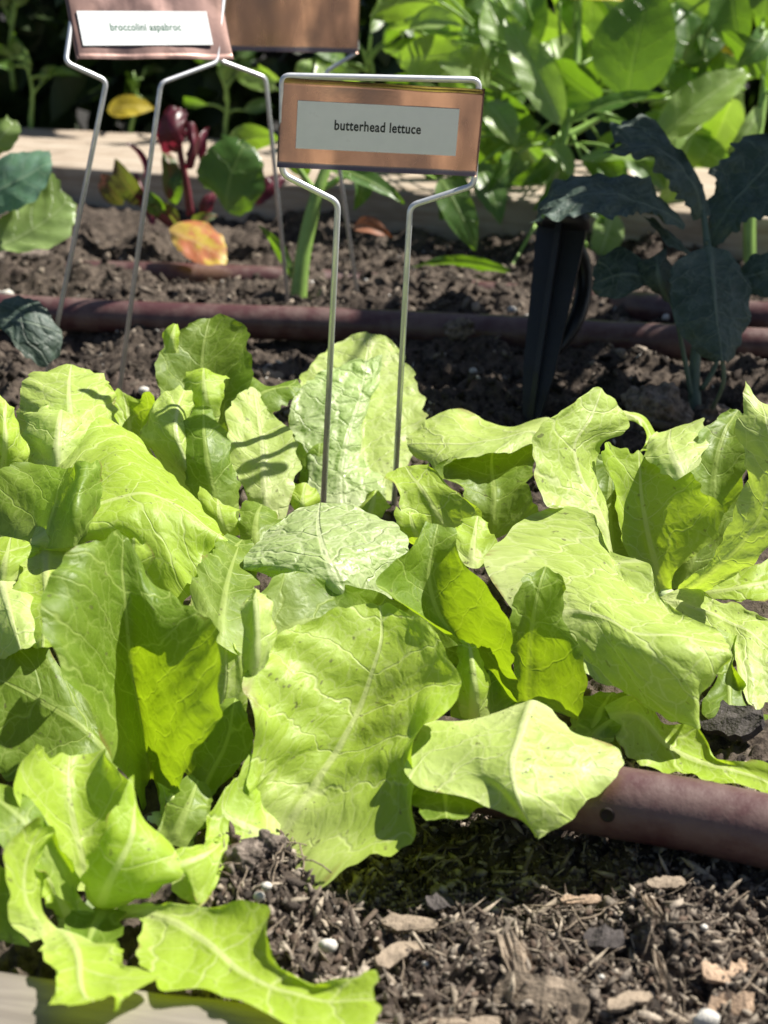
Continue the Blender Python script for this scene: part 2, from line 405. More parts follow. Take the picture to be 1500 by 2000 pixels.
# ------------------------------------------------------------------ leaf builders
def finish_leaf(S, s, t, mat, parent, ruffle=0.15, pucker=0.075, edge=0.13, seed=0, name='leaf', label=None, tipw=True, rib=0.09):
    """S (nt, ns, 3) grid in cm; ruffles the margin, puckers the blade and links it as one part"""
    nt_, ns_ = S.shape[:2]
    A = np.abs(s)[None, :] * np.ones((nt_, 1)); Tt = t[:, None] * np.ones((1, ns_))
    dS = np.gradient(S, axis=1); dT = np.gradient(S, axis=0)
    N = np.cross(dT, dS); N /= np.linalg.norm(N, axis=2)[..., None] + 1e-9
    hw = np.linalg.norm(np.diff(S, axis=1), axis=2)
    cum = np.concatenate([np.zeros((nt_, 1)), np.cumsum(hw, 1)], 1); cum -= cum[:, ns_ // 2:ns_ // 2 + 1]
    mlen = np.concatenate([[0], np.cumsum(np.linalg.norm(np.diff(S[:, ns_ // 2], axis=0), axis=1))])
    ew = sstep(0.45, 1.0, A)
    if tipw: ew = np.maximum(ew, sstep(0.72, 1.0, Tt))
    q = np.stack([cum, mlen[:, None] + 0 * cum, 0 * cum + seed * 3.7], -1)
    bw = sstep(0.0, 0.18, Tt)
    e2 = sstep(0.80, 1.0, A)
    if tipw: e2 = np.maximum(e2, sstep(0.86, 1.0, Tt))
    disp = ruffle * ew * fbm(q * 0.62, 2, 3, 0.4) + 0.35 * ruffle * e2 * noise3(q * 1.7, 5) + 0.6 * pucker * (fbm(q * 0.9, 2, 9)) * (0.35 + 0.65 * bw)
    vdir = S - np.array([0, 0, CAM_H]); facing = -np.sign((N * vdir).sum(2)[nt_ // 2, ns_ // 2] + 1e-9)
    disp = disp + facing * rib * np.exp(-(cum / (0.06 + 0.14 * (1 - Tt))) ** 2) * (1 - Tt) ** 0.8
    # side veins draw the blade into shallow channels
    disp = disp + 0.45 * pucker * np.cos(2 * np.pi * (mlen[:, None] - 0.75 * np.abs(cum)) / 1.35) * bw * (0.3 + A)
    S = S + N * (disp * np.minimum(1, bw + 0.15))[..., None]
    # serrated, uneven margin
    em = sstep(0.80, 1.0, A) * np.sign(s)[None, :]
    sd = dS / (np.linalg.norm(dS, axis=2)[..., None] + 1e-9)
    w1 = noise3(np.stack([mlen[:, None] * 1.5 + 0 * A, np.sign(s)[None, :] * 9 + 0 * A, 0 * A + seed], -1), 21) \
        + 0.75 * noise3(np.stack([mlen[:, None] * 4.2 + 0 * A, np.sign(s)[None, :] * 9 + 0 * A, 0 * A + seed], -1), 22)
    S = S + sd * (em * edge * w1 * bw)[..., None]
    if tipw:
        td = dT / (np.linalg.norm(dT, axis=2)[..., None] + 1e-9)
        w2 = noise3(np.stack([cum * 1.5, 0 * A + 4, 0 * A + seed], -1), 23) + 0.75 * noise3(np.stack([cum * 4.2, 0 * A + 4, 0 * A + seed], -1), 24)
        S = S + td * (sstep(0.85, 1.0, Tt) * edge * w2)[..., None]
    uv1 = np.stack([s[None, :] + 0 * A, Tt], -1).reshape(-1, 2)
    uv2 = np.stack([cum, mlen[:, None] + 0 * cum], -1).reshape(-1, 2)
    o = mesh(name, S.reshape(-1, 3), gridf(nt_, ns_), mat, parent, uvs={'rel': uv1, 'cm': uv2})
    if label: o['label'] = label
    return o
LEAFN = [0]
def leaf(parent, mat, rows, nt_=54, ns_=41, **k):
    """rows: edge, (between), midrib, (between), edge - each a list of (px, py, d) from base to tip"""
    LEAFN[0] += 1
    R = np.array([resample([P(*p) for p in r], nt_) for r in rows])           # (rows, nt, 3)
    u = np.linspace(-1, 1, len(rows)); s = np.linspace(-1, 1, ns_)
    S = hermite(R, u, s).transpose(1, 0, 2)
    return finish_leaf(S, s, np.linspace(0, 1, nt_), mat, parent, seed=LEAFN[0], **k)
def blade(parent, mat, base, tip, w, arch=0.6, roll=0.0, cup=0.25, nt_=26, ns_=13, droop=0.0, pw=0.75, **k):
    """a stalked leaf from base to tip (cm points), w cm wide"""
    LEAFN[0] += 1
    B = np.asarray(base, float); T = np.asarray(tip, float); a = T - B; L = np.linalg.norm(a); ah = a / L
    view = (B + T) / 2 - np.array([0, 0, CAM_H]); view /= np.linalg.norm(view)
    q = np.cross(ah, view); q /= np.linalg.norm(q) + 1e-9
    n = np.cross(q, ah)
    q, n = q * math.cos(roll) + n * math.sin(roll), n * math.cos(roll) - q * math.sin(roll)
    if n[2] < 0: n = -n
    t = np.linspace(0, 1, nt_); s = np.linspace(-1, 1, ns_)
    prof = 1.93 * np.clip(t, 0, 1) ** 0.62 * (1 - np.clip(t, 0, 1)) ** 0.88 + 0.015
    mid = B + a * t[:, None] + n * (arch * 4 * t * (1 - t))[:, None] + np.array([0, 0, -1.0]) * (droop * t ** 2)[:, None]
    S = mid[:, None] + q * (s[None, :] * (prof * w / 2)[:, None])[..., None] + n * (cup * np.abs(s)[None, :] ** 1.15 * prof[:, None])[..., None]
    k.setdefault('rib', 0.03); k.setdefault('ruffle', 0.10); k.setdefault('edge', 0.03); k.setdefault('pucker', 0.04)
    return finish_leaf(S, s, t, mat, parent, seed=LEAFN[0], tipw=False, **k)
def pblade(parent, mat, b, tp, wpx, stems=None, node=None, **k):
    """blade whose base and tip are given as (px, py, d)"""
    B, T = P(*b), P(*tp)
    o = blade(parent, mat, B, T, wpx * depth((B + T) / 2) / FPX, **k)
    if stems is not None and node is not None:
        Nd = np.asarray(node); mp = (B + Nd) / 2 + np.array([0, 0, 0.2])
        stems.add(*tube([Nd, mp, B + (T - B) * 0.05], [0.13, 0.11, 0.08], 6, 7))
    return o

# ================================================================== THE SETTING
def soil_height(x, y):
    z = 0.55 * fbm(xyz(x / 5.5, y / 5.5), 2, 40) + 0.30 * fbm(xyz(x / 1.6, y / 1.6, 3), 3, 44)
    cl = np.abs(noise3(xyz(x / 0.75, y / 0.75, 5), 50)); cl2 = np.abs(noise3(xyz(x / 0.33, y / 0.33, 7), 51))
    z = z - 0.34 * (1 - cl) ** 3 + 0.16 * cl2 + 0.1 * noise3(xyz(x / 0.17, y / 0.17, 9), 52)
    def mound(px, py, r, h):
        c = P(px, py, 0.0); return h * np.exp(-(((x - c[0]) ** 2 + (y - c[1]) ** 2) / (r * r)))
    z = z + mound(505, 1740, 1.6, 0.9) + mound(420, 1790, 1.6, 0.3) + mound(235, 618, 2.2, 1.9) + mound(895, 655, 2.0, 1.7) + mound(60, 500, 6, 1.0) + mound(1130, 690, 5, 0.7) + mound(700, 560, 6, .5)
    z = z + sstep(50, 60, y) * 0.5 * (fbm(xyz(x / 2.6, y / 2.6, 13), 3, 80) - 0.2)
    z = z - mound(900, 1640, 2.4, 0.7) - mound(1150, 1660, 2.4, 0.7)
    return z
nr, nc = 640, 560
ys = 19.0 * np.exp(np.linspace(0, math.log(128 / 19.0), nr)); us = np.linspace(-0.46, 0.46, nc)
X = us[None, :] * ys[:, None] * 1.05; Y = ys[:, None] + 0 * X
Z = soil_height(X, Y)
tag(mesh('soil', np.stack([X, Y, Z], -1).reshape(-1, 3), gridf(nr, nc), M['soil']), kind='structure')
# garden ground out to the horizon
gm = plain('dark_ground', (0.020, 0.017, 0.013), 0.95, var=0.4, nscale=3, bump=0.5, bdist=0.01)
g = 20000.0
tag(mesh('ground', [(-g, -g, -6), (g, -g, -6), (g, g, -6), (-g, g, -6)], [(0, 1, 2, 3)], gm, smooth=False), kind='structure')

pm = plain('pale_bounce_path', (0.42, 0.36, 0.29), 0.9, var=0.3, nscale=12, bump=0.5, bdist=0.004)  # unseen path invented to bounce sunlight onto the copper and leaf fronts
tag(mesh('bounce_path', [(-400, -400, -5.6), (400, -400, -5.6), (400, 2, -5.6), (-400, 2, -5.6)], [(0, 1, 2, 3)], pm, smooth=False), kind='structure')

def beam(name, a, b, thick, h, mat, label, cat):
    """weathered timber: a, b = ends of its camera-side top edge (cm); thick away from a-b to the back"""
    a, b = np.array(a, float), np.array(b, float); d = (b - a); L = np.linalg.norm(d); d /= L
    nrm = np.array([-d[1], d[0], 0.0]); n = 90; t = np.linspace(0, L, n)
    prof = [(0, -h), (0, -0.25), (0.08, -0.06), (0.3, 0.0)] + [(thick * f, 0.0) for f in (0.2, 0.35, 0.5, 0.65, 0.8, 0.92)] + [(thick - .08, -0.08), (thick, -0.3), (thick, -h)]
    V = []
    for ti in t:
        for j, (o, z) in enumerate(prof):
            w = 0.10 * noise3(np.array([ti * 0.12, o * 1.4, 3.0]), 61) + 0.05 * noise3(np.array([ti * 0.5, o * 3, 8.0]), 62)
            V.append(a + d * ti + nrm * (o + (w if o == 0 else 0)) + np.array([0, 0, z + (w if z > -h else 0)]))
    m = len(prof); F = [tuple(f) for f in gridf(n, m).tolist()] + [tuple(range(m))[::-1], tuple((n - 1) * m + j for j in range(m))]
    o = mesh(name, V, F, mat, org=a)
    return tag(o, label, cat)
ang = math.atan2(-0.13, 0.36)
A0, A1 = P(-700, 268, 2.4), P(2100, 468, 2.4)
tfar = timber_mat('far_weathered_timber', (0.50, 0.44, 0.36), (0.30, 0.225, 0.165), -math.atan2((A1 - A0)[1], (A1 - A0)[0]))
beam('timber_board', A0, A1, 18.0, 8, tfar, 'long weathered pale timber board along the far side of the bed, behind the plants', 'timber')
B0, B1 = P(-400, 1832, 1.2), P(1100, 2036, 1.2)
dB = (B1 - B0) / np.linalg.norm(B1 - B0); nB = np.array([-dB[1], dB[0], 0])
tnear = timber_mat('near_weathered_timber', (0.30, 0.27, 0.225), (0.15, 0.13, 0.11), -math.atan2(dB[1], dB[0]))
beam('timber_board', B0 - nB * 5, B1 - nB * 5, 5.0, 8, tnear, 'grey weathered timber edge in the bottom left corner under the lettuce leaf tips', 'timber')

# ================================================================== DRIP TUBES
def drip(pts, label, holes=(), r=0.9):
    V, F = tube(pts, r, 24, 120)
    root = thing('drip_tube', np.mean(pts, 0), label, 'irrigation tube', 'brown drip tubes lying across the bed')
    mesh('tube_wall', V, F, M['tube'], root)
    for (px, py, dd) in holes:
        cl = resample(np.array(pts, float), 400); eye = np.array([0, 0, CAM_H]); ray = P(px, py, 40.0) - eye; ray /= np.linalg.norm(ray)
        for dist in np.arange(25, 50, 0.01):
            c = eye + ray * dist; near = cl[np.argmin(np.linalg.norm(cl - c, axis=1))]
            if np.linalg.norm(near - c) <= r: break
        n = (c - near) / np.linalg.norm(c - near)
        a = np.cross(n, [0, 0, 1.0]); a /= np.linalg.norm(a); b = np.cross(n, a)
        ring = Bag(); k = 20; an = np.linspace(0, 2 * np.pi, k, endpoint=False)
        vs = []
        for rr, oz in ((0.21, -0.04), (0.17, 0.03), (0.14, 0.03), (0.12, 0.008)):
            vs += [c + (a * math.cos(x) + b * math.sin(x)) * rr + n * oz for x in an]
        fs = [(i * k + j, i * k + (j + 1) % k, (i + 1) * k + (j + 1) % k, (i + 1) * k + j) for i in range(3) for j in range(k)]
        fs.append(tuple(3 * k + j for j in range(k)))
        mesh('emitter_hole_shade', vs, fs, M['hole'], root)  # tube is not cut; dark colour stands for the shade inside
    return root
drip([P(640, 1465, 0.5), P(900, 1512, 0.75), P(1050, 1540, 0.9), P(1200, 1566, 0.95), P(1350, 1592, 0.95), P(1500, 1624, 0.95), P(1800, 1690, 0.95)],
     'brown drip tube with an emitter hole in front of the lettuces, lower right', holes=[(1186, 1592, 1.10)])
drip([P(-300, 585, 0.8), P(100, 612, 0.8), P(300, 622, 0.8), P(700, 636, 0.8), P(1000, 650, 0.8), P(1250, 664, 0.7), P(1500, 676, 0.75), P(1800, 690, 0.8)],
     'brown drip tube running right across behind the lettuces under the sign legs')
drip([P(-300, 520, -.7), P(100, 536, -0.55), P(300, 540, -0.35), P(520, 548, -0.6), P(800, 566, -1.3), P(1100, 590, -1.0), P(1300, 606, 0.35), P(1500, 622, 0.5), P(1800, 640, 0.5)],
     'brown drip tube half buried in soil farthest back near the yellow leaf')

# ================================================================== SIGNS
def sign(label, wire_px, plate_px, Yl, Yr, plate_mat, text=None, label_px=None, tsize=0.4, ink='ink', ybase=None, back=False, tilt=0.0, shoulder=0):
    """wire_px: course of the bent wire; plate_px: four corners tl, tr, br, bl; Yl, Yr distance of left / right side"""
    xl, xr = plate_px[3][0], plate_px[2][0]
    def D(px, py): return Yl + (Yr - Yl) * (px - xl) / (xr - xl) + tilt * max(0, shoulder - py) / 100
    W = [P(px, py, D(px, py)) for px, py in wire_px]
    root = thing('plant_sign', (W[0] + W[-1]) / 2, label, 'plant sign', 'copper plate plant signs on wire legs')
    # round the bends a little
    pts = [W[0]]
    for i in range(1, len(W) - 1):
        for f in (0.0,):
            a, b, c = W[i - 1], W[i], W[i + 1]
            la, lc = np.linalg.norm(a - b), np.linalg.norm(c - b); r = min(0.28, la * .4, lc * .4)
            p0, p2 = b + (a - b) / la * r, b + (c - b) / lc * r
            for x in np.linspace(0, 1, 6): pts.append(p0 * (1 - x) ** 2 + b * 2 * x * (1 - x) + p2 * x * x)
    pts.append(W[-1])
    V, F = tube(pts, 0.112, 10)
    mesh('wire_leg', V, F, M['wire'], root, label='')if False else mesh('wire_frame', V, F, M['wire'], root)
    tl, tr, br, bl = [P(px, py, D(px, py)) for px, py in plate_px]
    ex = (br - bl); wd = np.linalg.norm(ex); ex /= wd
    up = ((tl + tr) - (bl + br)) / 2; up -= ex * up.dot(ex); hg = np.linalg.norm(up); up /= hg
    nn = np.cross(ex, up)
    if nn[1] > 0: nn = -nn                                   # towards the camera
    front = 0.13
    # sheet whose two ends are rolled back round the wire
    prof = []
    for x in np.linspace(-2.6, 0, 9): prof.append((-wd / 2 + 0.02 + 0.13 * (1 - math.cos(x)) * 0 - 0.13 * math.sin(-x) * 1.0, 0.13 * math.cos(x)))
    prof = [(-wd / 2 - 0.14 * math.sin(a), front * math.cos(a)) for a in np.linspace(2.7, 0, 10)] \
        + [(x, front) for x in np.linspace(-wd / 2, wd / 2, 26)[1:-1]] + [(wd / 2 + 0.14 * math.sin(a), front * math.cos(a)) for a in np.linspace(0, 2.7, 10)]
    c0 = (bl + br + tl + tr) / 4
    m = len(prof); nv = 14; G = np.zeros((nv, m, 3))
    for i, v in enumerate(np.linspace(-0.5, 0.5, nv)):
        for j, (x, z) in enumerate(prof):
            wv = 0.07 * noise3(np.array([x * 0.75, v * 1.2, 1.0]), 70) + 0.012 * noise3(np.array([x * 2.5, v * 5, 1.0]), 71)
            G[i, j] = c0 + ex * x + up * (v * hg) + nn * (z + wv)
    th = nn * -0.03
    Va = np.concatenate([G.reshape(-1, 3), (G + th).reshape(-1, 3)]); k0 = nv * m
    F1 = gridf(nv, m).tolist(); F2 = [[i + k0 for i in f[::-1]] for f in F1]
    rim = []
    loop = [j for j in range(m)] + [i * m + m - 1 for i in range(1, nv)] + [(nv - 1) * m + j for j in range(m - 2, -1, -1)] + [i * m for i in range(nv - 2, 0, -1)]
    for a, b in zip(loop, loop[1:] + loop[:1]): rim.append([a, b, b + k0, a + k0])
    mesh('copper_plate', Va, [tuple(f) for f in F1 + F2 + rim], plate_mat, root)
    if text:
        q = [P(px, py, D(px, py)) for px, py in label_px]
        lc = sum(q) / 4; lc = lc - nn * (lc - c0).dot(nn)
        lw = (np.linalg.norm(q[1] - q[0]) + np.linalg.norm(q[2] - q[3])) / 2; lh = abs((q[0] - q[3]).dot(up))
        lx = (q[2] - q[3]) / np.linalg.norm(q[2] - q[3]); lx -= nn * lx.dot(nn); lx /= np.linalg.norm(lx); lu = np.cross(nn, lx)
        if lu[2] < 0: lu = -lu
        def at(x, y, z): return lc + lx * x + lu * y + nn * z
        z0, z1 = front + 0.05, front + 0.075
        bx = [at(sx * lw / 2, sy * lh / 2, z) for z in (z0, z1) for sx, sy in ((-1, -1), (1, -1), (1, 1), (-1, 1))]
        lab = mesh('paper_label', bx, [(3, 2, 1, 0), (4, 5, 6, 7), (0, 1, 5, 4), (1, 2, 6, 5), (2, 3, 7, 6), (3, 0, 4, 7)], M['label'], root, smooth=False)
        cu = bpy.data.curves.new('lettering', 'FONT'); cu.body = text; cu.size = 1.0; cu.align_x = 'CENTER'; cu.align_y = 'CENTER'
        cu.offset = 0.022; cu.extrude = 0.006; cu.space_character = 1.06; cu.resolution_u = 3
        to = bpy.data.objects.new('lettering_source', cu); COL.objects.link(to)
        bpy.context.view_layer.update()
        me = bpy.data.meshes.new_from_object(to.evaluated_get(bpy.context.evaluated_depsgraph_get()))
        tv = np.array([v.co[:] for v in me.vertices]); tf = [tuple(p.vertices) for p in me.polygons]
        bpy.data.objects.remove(to); bpy.data.curves.remove(cu); bpy.data.meshes.remove(me)
        w0 = tv[:, 0].max() - tv[:, 0].min(); sc = tsize / w0
        cx = (tv[:, 0].max() + tv[:, 0].min()) / 2; cy = 0.0
        tv3 = np.array([at((x - cx) * sc, (y - cy) * sc * 1.25 + lh * 0.02, z1 + 0.004 + 0.002 * (z > 0)) for x, y, z in tv])
        mesh('lettering', tv3, tf, M[ink], lab, smooth=False)
    return root
sg = sign('copper plant sign reading butterhead lettuce on a grey label, standing among the lettuces',
     [(628, 1060), (660, 395), (551, 340), (551, 148), (936, 156), (926, 362), (801, 402), (764, 1085)],
     [(556, 156), (932, 168), (928, 344), (553, 326)], 53.4, 54.4, M['copper'], 'butterhead lettuce', [(580, 196), (893, 208), (890, 304), (577, 289)], 3.0)
sign('copper plant sign with a bright white label reading broccolini aspabroc, upper left',
     [(72, 830), (208, 158), (128, 122), (152, -45), (440, -45), (424, 122), (314, 162), (223, 840)],
     [(156, -38), (440, -38), (428, 118), (130, 118)], 66.5, 69.6, M['copper_dull'], 'broccolini aspabroc', [(157, 27), (411, 25), (403, 92), (150, 94)], 3.2, 'ink_green', tilt=1.3, shoulder=165)
sign('blank copper plant sign seen beside the white labelled sign, farthest back',
     [(563, 600), (519, 152), (428, 118), (428, -60), (690, -60), (698, 102), (636, 140), (703, 612)],
     [(434, -52), (690, -52), (697, 104), (430, 98)], 84.0, 86.0, M['copper'])

# ================================================================== BLACK STAKE
root = thing('ground_stake', P(1050, 790, 0), 'dark black plastic ground stake leaning beside the kale plant', 'stake')
def stake():
    top, bot = P(1100, 432, 70), P(1036, 830, 66.5)
    ax = bot - top; L = np.linalg.norm(ax); ax /= L
    xx = np.array([1.0, 0.1, 0]); xx -= ax * xx.dot(ax); xx /= np.linalg.norm(xx); yy = np.cross(ax, xx)
    b = Bag()
    for ang_ in (0.35, 0.35 + math.pi / 2):                       # cross of two tapering ribs
        d1 = xx * math.cos(ang_) + yy * math.sin(ang_); d2 = np.cross(ax, d1); V = []
        for t, w in ((0, 1.12), (0.08, 1.12), (0.75, 0.72), (1.0, 0.35)):
            c = top + ax * L * t
            V += [c + d1 * w + d2 * 0.13, c - d1 * w + d2 * 0.13, c - d1 * w - d2 * 0.13, c + d1 * w - d2 * 0.13]
        F = [(i * 4 + j, i * 4 + (j + 1) % 4, (i + 1) * 4 + (j + 1) % 4, (i + 1) * 4 + j) for i in range(3) for j in range(4)] + [(3, 2, 1, 0), (12, 13, 14, 15)]
        b.add(V, F)
    b.build('ribbed_spike', M['black'], root, smooth=False)
    c = top - ax * 0.1; V, F = tube([c - ax * 0.35, c - ax * .3, c + ax * 0.35, c + ax * 0.5], [0.9, 1.2, 1.25, 0.9], 22); mesh('collar', V, F, M['black'], root)
    h = tube([P(1112, 470, 70), P(1134, 505, 70.4), P(1140, 560, 70.2), P(1118, 640, 69), P(1085, 690, 68.4)], [0.35, 0.42, 0.42, 0.36, 0.2], 10, 20)
    mesh('side_fin', *h, M['black'], root)
stake()

# ================================================================== LETTUCES
LG = 'butterhead lettuce plants'
Lt, Lp, Lg, Ln = M['lettuce'], M['lettuce_pale'], M['lettuce_shaded'], M['lettuce_net']
def plant(px, py, label):
    return thing('lettuce_plant', P(px, py, 0.0), label, 'lettuce', LG)
def heart(parent, px, py, d, r=0.9):
    b = Bag(); c = P(px, py, d)
    b.add(*tube([c + [0, 0, -1.8], c + [0, 0, -0.5], c + [0, 0, 0.1]], [r * .4, r * .6, r * .3], 14, 10)); b.build('stem', M['stem_pale'], parent)

# -- back left
p = plant(60, 1040, 'lettuce at the left edge with a broad pale leaf arching over its neighbours'); heart(p, 40, 1060, 0.3)
leaf(p, Lp, [[(60, 900, 50), (36, 820, 50), (48, 755, 51), (95, 718, 52)], [(150, 930, 47), (140, 830, 48), (135, 765, 50), (140, 710, 52.5)], [(235, 890, 50), (232, 810, 50.5), (215, 755, 51.5), (178, 722, 52.5)]])
leaf(p, Lt, [[(215, 870, 51), (200, 790, 52), (196, 748, 52)], [(255, 900, 51), (250, 810, 52.5), (240, 768, 53)], [(300, 900, 51), (300, 820, 52), (298, 775, 52)]], nt_=34, ns_=25)
leaf(p, Lp, [[(65, 920, 47.5), (42, 860, 48), (50, 812, 48.5), (85, 792, 49)], [(110, 930, 46.3), (112, 860, 47), (118, 815, 48), (122, 788, 49.5)], [(160, 910, 47.5), (180, 860, 48.2), (190, 828, 48.8), (158, 798, 49.5)]])
leaf(p, Lt, [[(-60, 960, 47), (-60, 850, 47), (-10, 760, 47.5)], [(0, 960, 46.5), (10, 860, 46), (6, 780, 47.6)], [(48, 940, 47), (60, 890, 47), (42, 845, 47.5), (14, 790, 47.8)]])
leaf(p, Lt, [[(100, 930, 47), (130, 870, 48), (190, 820, 49), (240, 832, 49.5), (300, 895, 48.5), (380, 975, 45.5), (438, 1042, 43)],
             [(70, 1030, 42), (150, 950, 44), (230, 890, 45.5), (300, 930, 45), (380, 1000, 43.6), (440, 1050, 42.5)],
             [(60, 1060, 41), (190, 990, 42), (280, 965, 42.4), (350, 990, 42.3), (410, 1035, 42), (444, 1056, 42)],
             [(80, 1080, 41), (190, 1030, 41), (270, 1015, 41.3), (330, 1070, 41), (390, 1080, 41.5), (435, 1065, 41.8)],
             [(100, 1100, 41.4), (200, 1066, 41.3), (268, 1068, 41.2), (290, 1140, 40.6), (350, 1180, 40.3), (398, 1120, 41), (425, 1072, 41.6)]], nt_=70, ns_=61, pucker=0.06)
leaf(p, Lg, [[(-70, 1070, 43), (-60, 990, 44), (-10, 930, 44.5), (40, 900, 45)], [(20, 1070, 42), (40, 1010, 42.8), (60, 960, 43.6), (82, 906, 45)],
             [(90, 1072, 41), (100, 1020, 41.5), (115, 965, 42.4), (130, 914, 44)], [(140, 1068, 40), (142, 1015, 40), (150, 960, 40.6), (165, 903, 42)],
             [(152, 1062, 41.2), (188, 1015, 41.6), (203, 960, 42), (190, 908, 43)]])
leaf(p, Lt, [[(-60, 1160, 40), (-60, 1090, 40.5), (-20, 1052, 41)], [(0, 1150, 39.6), (10, 1100, 40), (20, 1058, 41)], [(52, 1120, 40), (66, 1085, 40.6), (62, 1064, 41)]], nt_=36, ns_=31)
leaf(p, Lt, [[(45, 1070, 41), (42, 1130, 39.5), (20, 1200, 38), (70, 1262, 37)], [(90, 1074, 41), (90, 1140, 39), (90, 1200, 37.6), (85, 1262, 36.8)], [(150, 1078, 41), (140, 1140, 39), (125, 1200, 37.8), (98, 1260, 37)]], nt_=40)
leaf(p, Lp, [[(-60, 1140, 40), (-50, 1220, 38), (0, 1290, 37)], [(0, 1130, 40), (20, 1200, 37.6), (40, 1270, 36.6)], [(50, 1140, 39.6), (80, 1190, 38), (84, 1250, 37)]], nt_=36, ns_=31)

# -- front left, tall cupped leaf
p = plant(300, 1600, 'lettuce in the front row with a tall cupped leaf of soft outline at the left'); heart(p, 305, 1600, 0.2, 0.7)
leaf(p, Lg, [[(285, 1600, 34), (200, 1440, 32.6), (130, 1330, 32), (75, 1230, 32.5), (88, 1140, 33.6), (150, 1068, 35)],
             [(295, 1600, 34), (238, 1440, 33.8), (195, 1330, 33.6), (165, 1220, 33.6), (170, 1130, 34.3), (198, 1052, 35.6)],
             [(303, 1600, 34.3), (282, 1450, 35.2), (264, 1350, 35.6), (249, 1240, 35.6), (243, 1150, 35.8), (240, 1044, 36.4)],
             [(312, 1600, 34), (312, 1480, 34.2), (316, 1380, 34), (320, 1290, 34.3), (312, 1210, 35), (290, 1138, 36.2)],
             [(322, 1600, 34), (372, 1490, 32.6), (424, 1380, 31.8), (433, 1285, 32.4), (415, 1215, 33.6), (335, 1165, 36)]], nt_=64, ns_=57)
leaf(p, Lt, [[(230, 1130, 37), (222, 1085, 37), (240, 1056, 37)], [(258, 1140, 36.8), (258, 1090, 36.6), (262, 1048, 36.8)], [(276, 1130, 37), (292, 1090, 37), (286, 1060, 37)]], nt_=26, ns_=21)
leaf(p, Lp, [[(320, 1610, 35), (370, 1480, 36), (405, 1330, 37), (418, 1214, 38)], [(335, 1615, 35), (410, 1480, 35.6), (440, 1340, 36.4), (440, 1216, 38)], [(345, 1620, 35), (430, 1500, 35), (480, 1370, 36), (470, 1280, 37), (448, 1222, 38)]])
leaf(p, Lg, [[(340, 1620, 34.6), (370, 1500, 35.2), (405, 1410, 35.4), (440, 1366, 35.6)], [(350, 1625, 34.2), (410, 1520, 34.4), (450, 1430, 34.8), (460, 1366, 35.6)], [(370, 1625, 34), (440, 1530, 34), (495, 1470, 34.3), (488, 1400, 35)]])
leaf(p, Lg, [[(280, 1600, 34.6), (160, 1500, 34.6), (0, 1520, 34.6), (-60, 1440, 35)], [(285, 1600, 35), (180, 1440, 35.6), (80, 1370, 36), (-20, 1320, 36.6)], [(290, 1590, 35), (215, 1430, 36), (140, 1330, 36.6), (50, 1222, 37.6), (-20, 1205, 38)]])
leaf(p, Lt, [[(300, 1600, 33.5), (312, 1560, 33.2), (310, 1535, 33.4)], [(318, 1600, 33.3), (335, 1560, 32.9), (340, 1540, 33.2)], [(330, 1600, 33.5), (362, 1570, 33.2), (358, 1548, 33.4)]], nt_=20, ns_=17)

# -- front left corner
p = plant(190, 1760, 'lettuce in the bottom left corner with its leaves spilling over the grey timber edge'); heart(p, 190, 1765, 0.2, 0.8)
leaf(p, Lt, [[(150, 1740, 29.6), (80, 1620, 29.3), (32, 1545, 29.6), (48, 1470, 30.5), (75, 1452, 31)], [(175, 1740, 30), (150, 1640, 30.4), (135, 1550, 31), (140, 1476, 31.8)], [(200, 1740, 30), (240, 1640, 30.2), (262, 1560, 30.8), (240, 1500, 31.2), (205, 1462, 32)]])
leaf(p, Lt, [[(170, 1760, 29), (156, 1715, 28.6), (200, 1620, 29), (252, 1512, 30)], [(195, 1775, 29), (215, 1720, 28.4), (255, 1640, 28.9), (258, 1540, 30)], [(235, 1775, 29.2), (300, 1752, 28.4), (348, 1700, 28.6), (340, 1640, 29.5), (264, 1600, 30.2)]], ruffle=.18)
leaf(p, Lt, [[(290, 1700, 29.6), (345, 1665, 29.6), (400, 1640, 30), (432, 1632, 30)], [(290, 1720, 29.3), (350, 1690, 29), (400, 1670, 29.4), (434, 1645, 30)], [(300, 1750, 29), (350, 1700, 29), (385, 1758, 28.6), (430, 1690, 29.4)]], nt_=36)
leaf(p, Lg, [[(150, 1780, 28.6), (60, 1700, 28.3), (0, 1640, 28.5), (-60, 1590, 29)], [(150, 1740, 29), (90, 1660, 29), (30, 1590, 29.3), (-40, 1540, 30)], [(160, 1720, 29), (112, 1625, 29.2), (70, 1560, 29.8), (0, 1532, 30.4)]])
leaf(p, Lt, [[(60, 1840, 26.8), (22, 1770, 26.8), (18, 1690, 27.2), (40, 1628, 27.8), (85, 1610, 28.2)], [(90, 1830, 27.4), (46, 1760, 27.3), (45, 1690, 27.7), (65, 1640, 28.2), (95, 1622, 28.5)], [(120, 1820, 28), (80, 1765, 28.2), (85, 1700, 28.5), (98, 1650, 28.8), (118, 1624, 28.8)]], nt_=40, ns_=25)
leaf(p, Lt, [[(105, 1830, 28.5), (100, 1780, 28.7), (62, 1730, 29.2)], [(150, 1820, 28.4), (120, 1760, 28.8), (85, 1700, 29.6)], [(200, 1800, 28.6), (130, 1730, 29), (112, 1700, 29.6)]], nt_=26, ns_=21)
leaf(p, Lt, [[(60, 1822, 27.6), (100, 1880, 25.6), (112, 1950, 24.3), (130, 1978, 23.9)], [(120, 1815, 28), (150, 1868, 26.2), (160, 1930, 24.9), (185, 1975, 24)], [(170, 1830, 28), (222, 1850, 26.9), (258, 1885, 26), (303, 1916, 25.2), (235, 1946, 24.6)]], ruffle=.18)
